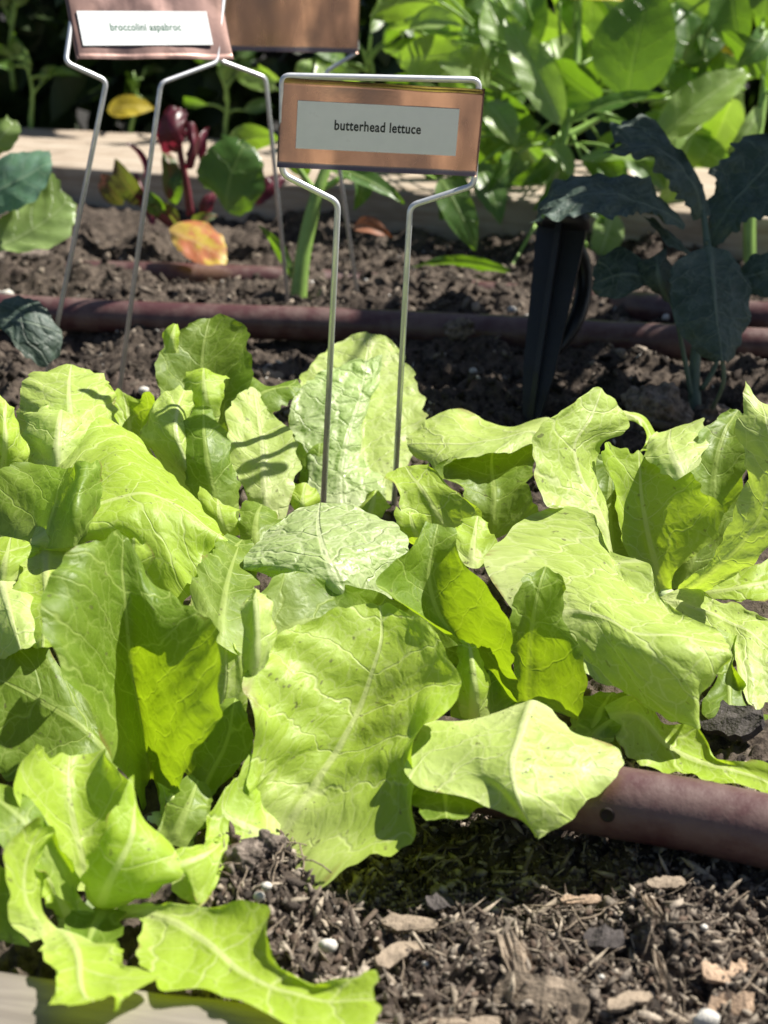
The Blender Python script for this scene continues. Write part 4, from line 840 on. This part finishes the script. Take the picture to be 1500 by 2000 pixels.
# ================================================================== BEET
p = thing('beet_plant', P(350, 470, 0), 'small beet plant with a dark red curled leaf and red stems by the left sign', 'beet')
st = Bag(); n0 = P(355, 450, 100)
st.add(*tube([P(372, 420, 100), P(362, 350, 100), P(352, 300, 100), P(350, 255, 100)], [.28, .24, .2, .13], 9, 16))
st.add(*tube([P(365, 455, 100), P(290, 400, 100), P(265, 340, 101)], [.35, .25, .15], 8, 10))
st.add(*tube([P(370, 455, 100), P(410, 400, 100), P(425, 360, 100.6)], [.3, .22, .15], 8, 10))
st.add(*tube([P(360, 455, 99), P(320, 420, 99), P(300, 410, 98.6)], [.3, .22, .15], 8, 10))
st.build('stem', M['stem_red'], p)
leaf(p, M['beet_red'], [[(350, 300, 100), (318, 292, 100.2), (303, 255, 100.5), (318, 215, 101)], [(356, 280, 99.4), (338, 258, 99), (330, 230, 99.6), (340, 205, 100.6)], [(362, 268, 100), (360, 250, 99.6), (362, 228, 100), (362, 208, 101)]], nt_=30, ns_=21, ruffle=.3, edge=.2)
leaf(p, M['beet_red'], [[(362, 330, 100), (366, 290, 99.6), (362, 250, 100)], [(368, 330, 99.6), (378, 290, 99.3), (375, 244, 100.2)], [(374, 330, 100), (390, 296, 100), (384, 256, 100.8)]], nt_=24, ns_=17, ruffle=.2, edge=.15)
pblade(p, M['beet'], (350, 440, 98.5), (290, 400, 98), 46, roll=.5)
pblade(p, M['beet'], (380, 450, 98.5), (425, 420, 98), 44, roll=.5)
pblade(p, M['pepper'], (340, 400, 99.5), (352, 330, 100), 44, roll=.2)
pblade(p, M['beet_red'], (300, 440, 99), (262, 380, 99), 40, roll=.4)
pblade(p, M['beet_red'], (400, 430, 99), (425, 370, 99.6), 40, roll=.4)
pblade(p, M['beet'], (285, 400, 100), (225, 310, 101), 70, roll=.5)
pblade(p, M['beet_red'], (278, 350, 100), (246, 280, 101), 30, roll=.9)
pblade(p, M['beet'], (330, 390, 99), (320, 290, 101), 55, roll=-.4)
pblade(p, M['pepper'], (320, 420, 99), (285, 370, 99), 50, roll=.2)
pblade(p, M['beet'], (240, 400, 101), (200, 340, 102), 60, roll=.2)
pblade(p, M['beet_red'], (395, 320, 101), (408, 250, 103), 30, roll=.4)
leaf(p, M['pepper'], [[(420, 370, 98), (388, 350, 98), (400, 300, 98.4), (440, 262, 99)], [(440, 410, 97), (450, 350, 97.4), (470, 300, 98), (480, 278, 98.6)], [(470, 422, 97), (505, 390, 97), (516, 330, 97.6), (500, 290, 98.4)]], nt_=30, ns_=21)
pblade(p, M['pepper_pale'], (440, 290, 101), (545, 270, 102), 90, roll=-.5)
pblade(p, M['beet_red'], (500, 400, 103), (560, 345, 104), 60, roll=.5)
# fallen leaves
o = thing('fallen_leaf', P(390, 510, 0.4), 'yellow and red fallen leaf lying on the soil behind the lettuces', 'leaf')
leaf(o, M['yellow_red'], [[(330, 448, 95), (352, 431, 95.4), (392, 430, 95.2), (430, 455, 94.4), (447, 500, 93)], [(333, 456, 94.6), (360, 462, 94), (400, 482, 93.4), (446, 508, 92.6)], [(334, 466, 94.4), (345, 485, 93.4), (375, 508, 92.6), (415, 520, 92.2), (446, 514, 92.5)]], nt_=30, ns_=21, edge=.08, rib=.05)
o = thing('fallen_leaf', P(722, 470, 0.4), 'curled rusty brown dead leaf on the soil behind the butterhead sign legs', 'leaf')
pblade(o, M['dry_leaf'], (690, 445, 97), (765, 465, 96), 50, roll=.5, arch=.6, cup=.5)

# ================================================================== PEPPERS
PG = 'pepper plants along the far timber'
Pm, Pp = M['pepper'], M['pepper_pale']
p = thing('pepper_plant', P(585, 585, 0), 'young pepper plant with a thick pale green stem just behind the brown tube', 'pepper plant', PG)
st = Bag()
s1 = [P(582, 592, 87.5), P(590, 510, 88), P(606, 430, 88.6), P(622, 370, 89), P(640, 320, 89.6), P(660, 250, 90)]
st.add(*tube(s1, [.5, .45, .42, .35, .3, .22], 10, 30)); st.add(*tube([P(618, 380, 89), P(590, 340, 89), P(565, 300, 89)], [.25, .2, .14], 8, 10))
st.add(*tube([P(620, 375, 89), P(700, 335, 90), P(800, 330, 91), P(850, 350, 92)], [.22, .16, .14, .1], 8, 14))
pblade(p, Pm, (570, 545, 88), (503, 440, 88.4), 34, roll=.5)
pblade(p, Pm, (860, 350, 92), (930, 490, 90), 92, roll=.2, stems=None)
pblade(p, Pm, (600, 345, 90), (560, 230, 91), 80, roll=.3)
pblade(p, Pp, (660, 255, 90), (620, 120, 92), 90, roll=-.3)
pblade(p, Pm, (645, 330, 90), (790, 400, 88), 60, roll=.6)
pblade(p, Pm, (700, 330, 91), (690, 410, 90), 60, roll=.6)
st.build('stem', M['stem'], p)

p = thing('pepper_plant', P(1060, 470, 0), 'big bushy pepper plant behind the kale, filling the upper right with glossy leaves', 'pepper plant', PG)
st = Bag(); n0 = P(1062, 470, 103)
s1 = [n0, P(1075, 370, 104), P(1100, 270, 105), P(1120, 170, 107), P(1130, 60, 109), P(1130, -60, 110)]
st.add(*tube(s1, [.5, .42, .36, .3, .25, .2], 9, 36))
st.add(*tube([P(1085, 330, 104.5), P(1030, 330, 106), P(975, 290, 108)], [.25, .2, .12], 8, 12))
st.add(*tube([P(1100, 270, 105), P(1170, 230, 106), P(1230, 180, 107)], [.28, .2, .12], 8, 12))
st.add(*tube([P(1110, 230, 106), P(1070, 180, 107), P(1010, 140, 108)], [.25, .2, .12], 8, 12))
N = lambda *a: P(*a)
mid_ = P(1110, 220, 106)
big = [((1225, 192, 104), (1278, -35, 106), 195, Pm, .35, 'big'), ((1350, 210, 107), (1335, 15, 110), 150, Pm, -.3, 0), ((1095, 245, 103), (985, 35, 107), 90, Pp, -.25, 0),
       ((1175, 200, 105), (1075, 118, 107), 100, Pm, .3, 0), ((1110, 240, 103), (1305, 190, 101), 55, Pm, .9, 0), ((1285, 275, 104), (1468, 135, 106), 105, Pp, .45, 0),
       ((1180, 110, 108), (1070, -30, 110), 95, Pp, .4, 0), ((1045, 275, 105), (925, 175, 107), 105, Pm, .2, 0), ((1005, 150, 107), (950, 0, 110), 95, Pp, -.2, 0),
       ((1130, 315, 102), (1320, 322, 100), 50, Pp, .9, 0), ((930, 320, 104), (978, 440, 101), 75, Pm, .3, 0), ((1000, 535, 97), (806, 522, 94), 36, Pm, .9, 0),
       ((1195, 415, 101), (1160, 525, 99), 72, Pp, .2, 0), ((1160, 560, 96), (1150, 625, 95), 60, Pp, .2, 0), ((880, 90, 110), (858, -60, 112), 110, Pp, .3, 0),
       ((862, 62, 110), (758, 58, 111), 44, Pp, .6, 0), ((860, 75, 110), (858, 150, 109), 48, Pm, .2, 0), ((1030, 110, 108), (1050, -40, 111), 80, Pm, .2, 0),
       ((1080, 300, 103), (1000, 360, 101), 55, Pm, .5, 0), ((1240, 250, 106), (1340, 260, 105), 60, Pm, .3, 0), ((1010, 220, 108), (940, 300, 107), 70, Pm, .4, 0),
       ((1330, 280, 108), (1430, 330, 107), 70, Pm, .3, 0), ((1170, 270, 107), (1230, 330, 106), 70, Pm, .3, 0), ((960, 60, 112), (900, 150, 111), 90, Pm, .3, 0)]
for b_, t_, w_, mt, rl, f in big:
    pblade(p, mt, b_, t_, w_ * 1.22, stems=st, node=P(1110 + (b_[0] - 1110) * .35, 60 + (b_[1]) * .62, 106), roll=rl, ruffle=.16, pucker=.06, cup=.4 if w_ < 80 else .7)
r = random.Random(4)
for i in range(60):
    bx, by, dd = r.uniform(780, 1500), r.uniform(-80, 300), r.uniform(106, 122)
    a = r.uniform(0, 6.28); L = r.uniform(90, 170)
    pblade(p, r.choice([Pm, Pp]), (bx, by, dd), (bx + L * math.cos(a), by + L * math.sin(a) * .9 + 20, dd + r.uniform(-4, 3)), r.uniform(70, 135), cup=.6, stems=st, node=P(1110 + (bx - 1110) * .6, 90 + by * .6, 109), roll=r.uniform(-.8, .8), ruffle=.16)
for b_, t_, w_, mt, rl in (((1010, 300, 104), (950, 380, 102), 70, Pm, .3), ((1100, 330, 102), (1040, 410, 100), 60, Pm, .5), ((1150, 300, 103), (1230, 380, 101), 80, Pm, .3), ((1060, 290, 103), (1120, 350, 101), 60, Pp, .7),
                           ((880, 280, 105), (830, 350, 104), 70, Pm, .4), ((950, 200, 106), (1010, 290, 104), 80, Pp, .3), ((1220, 300, 104), (1300, 370, 103), 80, Pm, .4), ((1330, 330, 105), (1280, 400, 104), 60, Pp, .4),
                           ((900, 340, 104), (860, 430, 103), 70, Pm, .2), ((1120, 380, 102), (1180, 440, 100), 60, Pm, .5)):
    pblade(p, mt, b_, t_, w_ * 1.15, stems=st, node=P(1095 + (b_[0] - 1095) * .3, b_[1] - 20, 105), roll=rl, ruffle=.16, cup=.5)
pblade(p, M['yellow'], (1385, 68, 108), (1485, 122, 107), 60, roll=.3, label='yellowing leaf')
pblade(p, M['yellow'], (1110, -4, 109), (1230, 2, 108), 40, roll=.5, label='yellowing leaf')
st.build('stem', M['stem'], p)

p = thing('pepper_plant', P(1470, 520, 0), 'pepper plant half hidden behind the kale at the right edge', 'pepper plant', PG)
st = Bag(); st.add(*tube([P(1465, 530, 97), P(1464, 440, 98), P(1470, 330, 99), P(1490, 200, 101), P(1500, 60, 103)], [.42, .4, .34, .28, .2], 9, 30))
for b_, t_, w_, mt, rl in (((1500, 60, 102), (1440, 130, 100), 80, Pm, .3), ((1490, 40, 103), (1520, -60, 104), 100, Pm, .3), ((1480, 210, 100), (1420, 300, 98), 60, Pp, .5), ((1500, 180, 101), (1580, 120, 100), 90, Pm, .3),
                           ((1470, 330, 99), (1540, 380, 98), 70, Pm, .4), ((1490, 150, 101), (1410, 60, 103), 80, Pm, .4)):
    pblade(p, mt, b_, t_, w_, roll=rl, stems=st, node=P(1488, b_[1] + 20, 101))
st.build('stem', M['stem'], p)

# ================================================================== SHRUBS BEYOND THE BED
def shrub(cx, cy, R, H, n, label, seed, size=(4, 7), mats=None, z0=-6):
    r = np.random.default_rng(seed)
    root = thing('shrub', (cx, cy, z0), label, 'shrub', 'dark shrubs beyond the raised bed')
    b = Bag()
    for i in range(7):
        a = r.uniform(0, 6.28); e = np.array([cx + R * .7 * math.cos(a), cy + R * .7 * math.sin(a), z0 + H * r.uniform(.6, .95)])
        b.add(*tube([(cx, cy, z0), (cx + (e[0] - cx) * .35, cy + (e[1] - cy) * .35, z0 + (e[2] - z0) * .5), e], [.9, .6, .25], 7, 8))
    b.build('stem', M['bark'], root)
    Vs, Fs, U1, U2, k0 = [], [], [], [], 0
    t = np.linspace(0, 1, 6); s = np.array([-1, 0, 1.0])
    prof = np.sin(np.pi * t ** .8) ** .9 + .02
    fg = gridf(6, 3)
    for i in range(n):
        d = r.normal(size=3); d /= np.linalg.norm(d); rad = r.uniform(.45, 1) ** .5
        c = np.array([cx, cy, z0 + H * .46]) + np.sign(d) * np.abs(d) ** .7 * rad * np.array([R, R, H * .5]) * (1 + .25 * noise3(d * 2.2 + seed, 3))
        ax = d * .6 + r.normal(size=3) * .6 + [0, 0, -.1]; ax /= np.linalg.norm(ax)
        q = np.cross(ax, r.normal(size=3)); q /= np.linalg.norm(q); nn = np.cross(q, ax); L = r.uniform(*size); w = L * r.uniform(.4, .6)
        S = c + ax * (t * L)[:, None, None] + nn * (-L * .25 * t ** 2)[:, None, None] + q * ((s * .5)[None, :] * (prof * w)[:, None])[..., None] + nn * (.12 * w * np.abs(s)[None, :] * prof[:, None])[..., None]
        Vs.append(S.reshape(-1, 3)); Fs.append(fg + k0); k0 += 18
        U1.append(np.stack([s[None, :] + 0 * t[:, None], t[:, None] + 0 * s], -1).reshape(-1, 2)); U2.append(np.stack([s[None, :] * w / 2 + 0 * t[:, None] + i * 7.3, t[:, None] * L + 0 * s], -1).reshape(-1, 2))
    o = mesh('foliage', np.concatenate(Vs), np.concatenate(Fs), mats or M['shrub'], root, uvs={'rel': np.concatenate(U1), 'cm': np.concatenate(U2)})
    o['kind'] = 'stuff'
    return root
for i, (cx, cy, R, H, n, lb) in enumerate([(-52, 174, 25, 74, 2000, 'dark shrub behind the white labelled sign at the upper left'), (-10, 172, 24, 72, 1900, 'dark shrub behind the blank copper sign'),
                                          (34, 174, 26, 74, 1900, 'dark shrub behind the big pepper plant'), (80, 172, 28, 76, 1700, 'dark shrub at the far upper right behind the pepper leaves'),
                                          (-98, 176, 28, 74, 1400, 'dark shrub past the upper left edge of the photo')]):
    shrub(cx, cy, R, H, n, lb, 20 + i)

# small loose plants between the far timber and the shrubs
def sprig(px, py, d, n, label, mat, seed, spread=70, size=45, cat='plant', h=120):
    r = random.Random(seed); B = P(px, py, d)
    q = thing('leafy_plant', B, label, cat); st = Bag(); top = P(px + r.uniform(-20, 20), py - h, d)
    st.add(*tube([B - [0, 0, 4], B, (B + top) / 2 + [.4, 0, 0], top], [.25, .22, .16, .1], 7, 12))
    for i in range(n):
        f = r.uniform(.2, 1); nx, ny = px, py - h * f; a = r.uniform(-3.3, .3); L = size * r.uniform(.7, 1.3)
        bx, by = nx + spread * .4 * math.cos(a), ny + spread * .4 * math.sin(a)
        pblade(q, mat, (bx, by, d), (bx + L * math.cos(a), by + L * math.sin(a) * .7, d + r.uniform(-4, 4)), L * r.uniform(.45, .7), stems=st, node=P(nx, ny, d), roll=r.uniform(-.8, .8), nt_=14, ns_=9)
    st.build('stem', M['stem'], q); return q
sprig(440, 250, 135, 9, 'thin leafy plant with a straight pale stem under the blank copper sign', Pm, 3, 90, 60)
sprig(255, 260, 140, 3, 'small plant with one round yellow leaf behind the left sign wires', M['shrub'], 5, 60, 40)
q = thing('fallen_leaf', P(255, 250, 132), 'round yellow leaf held up between the wires of the left sign', 'leaf'); pblade(q, M['yellow'], (210, 215, 132), (302, 212, 132), 66, roll=.4)
sprig(60, 240, 140, 6, 'small plant with bent stem in the dark gap left of the left sign', Pm, 8, 90, 60)
sprig(20, 90, 150, 8, 'yellow-green leafy plant in the top left corner', Pp, 9, 90, 80, h=160)
sprig(720, 190, 135, 8, 'leafy plant behind the top of the butterhead sign', Pm, 12, 110, 80, h=90)
sprig(860, 250, 130, 9, 'leafy plant right of the butterhead sign in front of the dark shrubs', Pm, 14, 110, 80, h=160)
sprig(575, 215, 128, 7, 'bright green jagged leafy plant under the blank copper sign', Pp, 15, 100, 70, h=70)

# ================================================================== CLODS, CHIPS, CRUMBS
def ico(sub):
    me = bpy.data.meshes.new('tmp'); import bmesh
    bm = bmesh.new(); bmesh.ops.create_icosphere(bm, subdivisions=sub, radius=1.0); bm.to_mesh(me); bm.free()
    v = np.array([x.co[:] for x in me.vertices]); f = np.array([tuple(p.vertices) for p in me.polygons]); bpy.data.meshes.remove(me); return v, f
I1, I2, I4 = ico(1), ico(2), ico(5)
M['clod'] = plain('sun_toned_clod', (0.30, 0.245, 0.20), 0.92, nscale=260, bump=0.9, bdist=0.0015, col2=(0.09, 0.07, 0.055))  # lighter than the soil: sunlight on the clods is put into the colour
def clod(px, py, dz, wpx, label, mat='clod', seed=1, sq=(1, 1, .8), name='soil_clod', cat='clod', fine=True, amp=.35, group=None):
    c = P(px, py, dz); r_ = wpx * depth(c) / FPX / 2; v, f = I4 if fine else I2
    d = 1 + amp * fbm(v * 1.5 + seed * 5.1, 3, seed) + (.10 * np.abs(noise3(v * 7 + seed, seed + 4)) + .05 * noise3(v * 15 + seed, seed + 5) if fine else 0)
    V = c + v * d[:, None] * r_ * np.array(sq)
    return tag(mesh(name, V, f, M[mat], org=c), label, cat, group)
clod(1282, 808, 0.9, 122, 'big rough soil clod coloured as if sunlit at the foot of the kale', seed=3, sq=(1, 1, .95))
clod(1395, 812, 0.3, 62, 'smaller soil clod right of the kale stem', seed=4)
clod(525, 1652, 1.0, 58, 'grey soil lump at the foot of the big upright ribbed leaf', seed=5)
clod(478, 1672, 1.0, 66, 'dark soil lump left of the grey lump', seed=6)
clod(870, 905, 0.3, 70, 'brown soil clod under the pale rolled leaf', seed=8)
clod(900, 640, 1.6, 56, 'pale soil crumb pile resting on the middle brown tube', seed=9, sq=(1, .7, .7))
clod(30, 500, 0.3, 120, 'low soil mound at the left in front of the half buried tube', seed=10, sq=(1.3, .8, .4))
clod(370, 880, 0.4, 40, 'soil lump between the left lettuces', seed=12)
PGp = 'white perlite beads on the soil'
for i, (px, py, w, lb) in enumerate([(640, 1848, 36, 'large white perlite bead beside the bottom lettuce leaf'), (1380, 1992, 52, 'white perlite bead cut by the bottom edge on the right'), (520, 1732, 22, 'white perlite bead in the dark mound under the ribbed leaf'),
                                    (506, 1752, 24, 'pale bead below the others in the dark mound'), (492, 1695, 18, 'topmost small bead in the dark mound'), (280, 763, 22, 'white perlite bead beside the wire leg behind the lettuces'),
                                    (1000, 605, 20, 'white perlite bead on the soil behind the tube by the black stake'), (15, 575, 26, 'white perlite bead at the left edge by the tube'), (1300, 620, 16, 'small perlite bead behind the kale stem'),
                                    (925, 725, 16, 'small perlite bead in the soil right of the sign legs'), (1175, 1908, 14, 'small perlite bead among the chips, low in the photo'), (1375, 1812, 16, 'small round bead beside the pale fibre')]):
    c = P(px, py, 0.0); zz = float(soil_height(np.array([c[0]]), np.array([c[1]]))[0])
    clod(px, py, max(0.3, zz + 0.15), w, lb, 'perlite', 30 + i, (1, .8, .8), 'perlite_bead', 'perlite', False, .22, PGp)

def chip(px, py, L, w, ang_, mat, label, seed, lift=0.12, tilt=0.3, th=0.09):
    """a splinter of bark or wood, L by w px, turned by ang_ in the picture plane of the ground"""
    c = P(px, py, 0.0); sc = depth(c) / FPX; c[2] = float(soil_height(np.array([c[0]]), np.array([c[1]]))[0]) + lift
    L *= sc; w *= sc; n = 12; r = np.random.default_rng(seed)
    d = np.array([math.cos(ang_), math.sin(ang_) * 1.0, -math.sin(ang_) * tilt]); d /= np.linalg.norm(d)
    up = np.array([r.normal() * .3, -.25 + .25 * r.normal(), .9]); up -= d * up.dot(d); up /= np.linalg.norm(up); q = np.cross(up, d)
    V = []
    for i, t in enumerate(np.linspace(-.5, .5, n)):
        wl_ = w * .5 * (1 - (abs(t) * 1.96) ** 6) ** .7 * (1 + .16 * r.normal()) * (1 + .5 * t) + .01; wr = w * .5 * (1 - (abs(t) * 1.96) ** 6) ** .7 * (1 + .16 * r.normal()) * (1 - .4 * t) + .01
        o = c + d * t * L + up * (.12 * w * noise3(np.array([t * 3, seed, 0.]), 4) - .05 * L * (t * 2) ** 2 * .4)
        for k_ in np.linspace(-1, 1, 5):
            h = .03 * w * r.normal()
            V.append(o + q * (wl_ if k_ < 0 else wr) * k_ + up * (th / 2 + h))
        for k_ in np.linspace(1, -1, 5): V.append(o + q * (wl_ if k_ < 0 else wr) * k_ * .96 - up * th / 2)
    F = [(i * 10 + j, i * 10 + (j + 1) % 10, (i + 1) * 10 + (j + 1) % 10, (i + 1) * 10 + j) for i in range(n - 1) for j in range(10)] + [tuple(range(10))[::-1], tuple((n - 1) * 10 + j for j in range(10))]
    return tag(mesh('wood_chip', V, F, M[mat], org=c, smooth=False), label, 'wood chip', 'wood chips on the soil')
chip(1424, 1892, 116, 62, .45, 'chip_tan', 'broad tan wood chip low on the right', 1)
chip(1008, 1872, 60, 96, .3, 'chip', 'pointed pale wood chip standing up in the foreground soil', 2, .4)
chip(1055, 1950, 190, 90, -.3, 'chip', 'wide grey-brown wood chip at the bottom centre', 3)
chip(1415, 1438, 150, 78, -.6, 'chip_dark', 'flat black bark piece at the right beside the low lettuce', 4, .6, th=.25)
chip(780, 1865, 130, 40, .9, 'chip', 'long grey splinter leaning in the left of the foreground soil', 5, .4)
chip(1270, 1818, 26, 80, .1, 'chip', 'narrow upright pale splinter in the middle of the foreground soil', 6, .4)
chip(1290, 1905, 20, 90, .1, 'chip', 'thin curved pale splinter left of the tan chip', 7, .4)
chip(1135, 1742, 80, 16, .1, 'chip_tan', 'small straight straw-coloured stick under the tube', 8, .35)
chip(800, 1800, 110, 36, 0, 'chip', 'flat pale chip left in the foreground soil below the ribbed leaf', 9, .3)
chip(1300, 1735, 80, 24, .2, 'chip', 'grey chip close under the brown tube', 10, .3)
chip(1465, 1290, 30, 90, 1.2, 'chip', 'curved dry strip hanging by the right edge lettuce', 11, 1.2)
chip(1230, 1960, 120, 34, .7, 'chip', 'pale splinter low in the photo left of the cut bead', 12, .3)
chip(1450, 1960, 140, 60, .25, 'chip_tan', 'dusty tan chip in the bottom right corner', 13, .2)
chip(920, 1990, 150, 40, .3, 'chip', 'grey chip at the bottom edge left of the wide chip', 14, .2)
chip(860, 1760, 60, 34, .6, 'chip_dark', 'dark chip in the upper left of the foreground soil', 15, .3)
chip(1180, 1830, 80, 50, -.3, 'chip_dark', 'dark grey flake in the middle of the foreground soil', 16, .3)
chip(430, 690, 30, 70, 1.5, 'chip', 'upright twig end behind the tallest lettuce leaf', 17, .6)
chip(520, 725, 70, 22, .2, 'chip', 'curved brown twig on the soil right of the tallest lettuce leaf', 18, .3)

def scatter(name, n, area, size, seed, tones, elong=1.0, lift=0.3):
    r = np.random.default_rng(seed); v, f = I1; nv = len(v)
    pts = area(r, n); n = len(pts)
    z = soil_height(pts[:, 0], pts[:, 1])
    sz = size[0] * (size[1] / size[0]) ** (r.random(n) ** 1.8)
    # random orientation with random anisotropy
    q = r.normal(size=(n, 4)); q /= np.linalg.norm(q, axis=1)[:, None]
    w, x, y, zq = q.T
    Rm = np.stack([np.stack([1 - 2 * (y * y + zq * zq), 2 * (x * y - zq * w), 2 * (x * zq + y * w)], -1), np.stack([2 * (x * y + zq * w), 1 - 2 * (x * x + zq * zq), 2 * (y * zq - x * w)], -1),
                   np.stack([2 * (x * zq - y * w), 2 * (y * zq + x * w), 1 - 2 * (x * x + y * y)], -1)], 1)
    an = np.stack([r.uniform(.8, 1.0 + elong, n), r.uniform(.5, 1, n), r.uniform(.2, .8, n)], -1)
    loc = v[None] * (1 + .35 * r.normal(size=(n, nv, 1)).clip(-1.2, 1.2)) * an[:, None]
    V = np.einsum('nij,nkj->nki', Rm, loc) * sz[:, None, None] + np.stack([pts[:, 0], pts[:, 1], z + sz * lift], -1)[:, None]
    Fq = (f[None] + (np.arange(n) * nv)[:, None, None]).reshape(-1, 3)
    o = mesh(name, V.reshape(-1, 3), Fq, M['crumb'], smooth=False)
    tn = np.array(tones)[r.integers(0, len(tones), n)] * r.uniform(.7, 1.25, (n, 1))
    col = np.ones((n * nv, 4), dtype=np.float32); col[:, :3] = np.repeat(tn, nv, 0)
    at = o.data.color_attributes.new('tone', 'FLOAT_COLOR', 'POINT'); at.data.foreach_set('color', col.ravel())
    o['kind'] = 'stuff'; return o
def area_px(x0, x1, y0, y1):
    def f(r, n):
        y = r.uniform(y0, y1, n); x = r.uniform(x0, x1, n)
        return np.stack([x, y], -1)
    return f
tones = [(.03, .024, .02), (.06, .048, .04), (.13, .105, .085), (.22, .185, .15), (.34, .29, .235), (.44, .375, .30), (.14, .10, .075)]
scatter('soil_crumbs', 14000, area_px(-4, 11, 24, 36), (.025, .17), 1, tones)
scatter('mulch_bits', 4200, area_px(-4, 11, 24, 36), (.025, .12), 2, [(.22, .18, .14), (.36, .30, .23), (.45, .38, .29), (.12, .09, .07)], elong=5.0, lift=.8)
scatter('soil_crumbs', 13000, area_px(-24, 26, 56, 104), (.04, .34), 3, [(.018, .014, .011), (.03, .023, .019), (.05, .04, .032), (.08, .064, .05), (.14, .115, .09), (.32, .265, .21)])
scatter('perlite_crumbs', 260, area_px(-24, 26, 56, 104), (.06, .22), 4, [(.7, .67, .62)])
scatter('perlite_crumbs', 50, area_px(-4, 11, 24, 36), (.03, .08), 5, [(.75, .72, .66)])
def fibres(n, seed, ar, L, rad):
    r = np.random.default_rng(seed); b = Bag()
    for i in range(n):
        x, y = r.uniform(ar[0], ar[1]), r.uniform(ar[2], ar[3]); a = r.uniform(0, 6.28); l = r.uniform(*L); pts = []
        for t in np.linspace(-.5, .5, 6):
            px, py = x + math.cos(a) * l * t + .035 * l * r.normal(), y + math.sin(a) * l * t + .035 * l * r.normal()
            pts.append((px, py, 0))
        pts = np.array(pts); pts[:, 2] = soil_height(pts[:, 0], pts[:, 1]).max() * .5 + soil_height(pts[:, 0], pts[:, 1]) * .5 + r.uniform(.02, .25) + np.linspace(-.1, .1, 6) * r.normal() * 1.5
        b.add(*tube(pts, r.uniform(*rad), 5, 9))
    o = b.build('root_fibres', M['chip']); o['kind'] = 'stuff'
fibres(150, 6, (-4, 11, 24, 36), (.5, 2.4), (.006, .022))
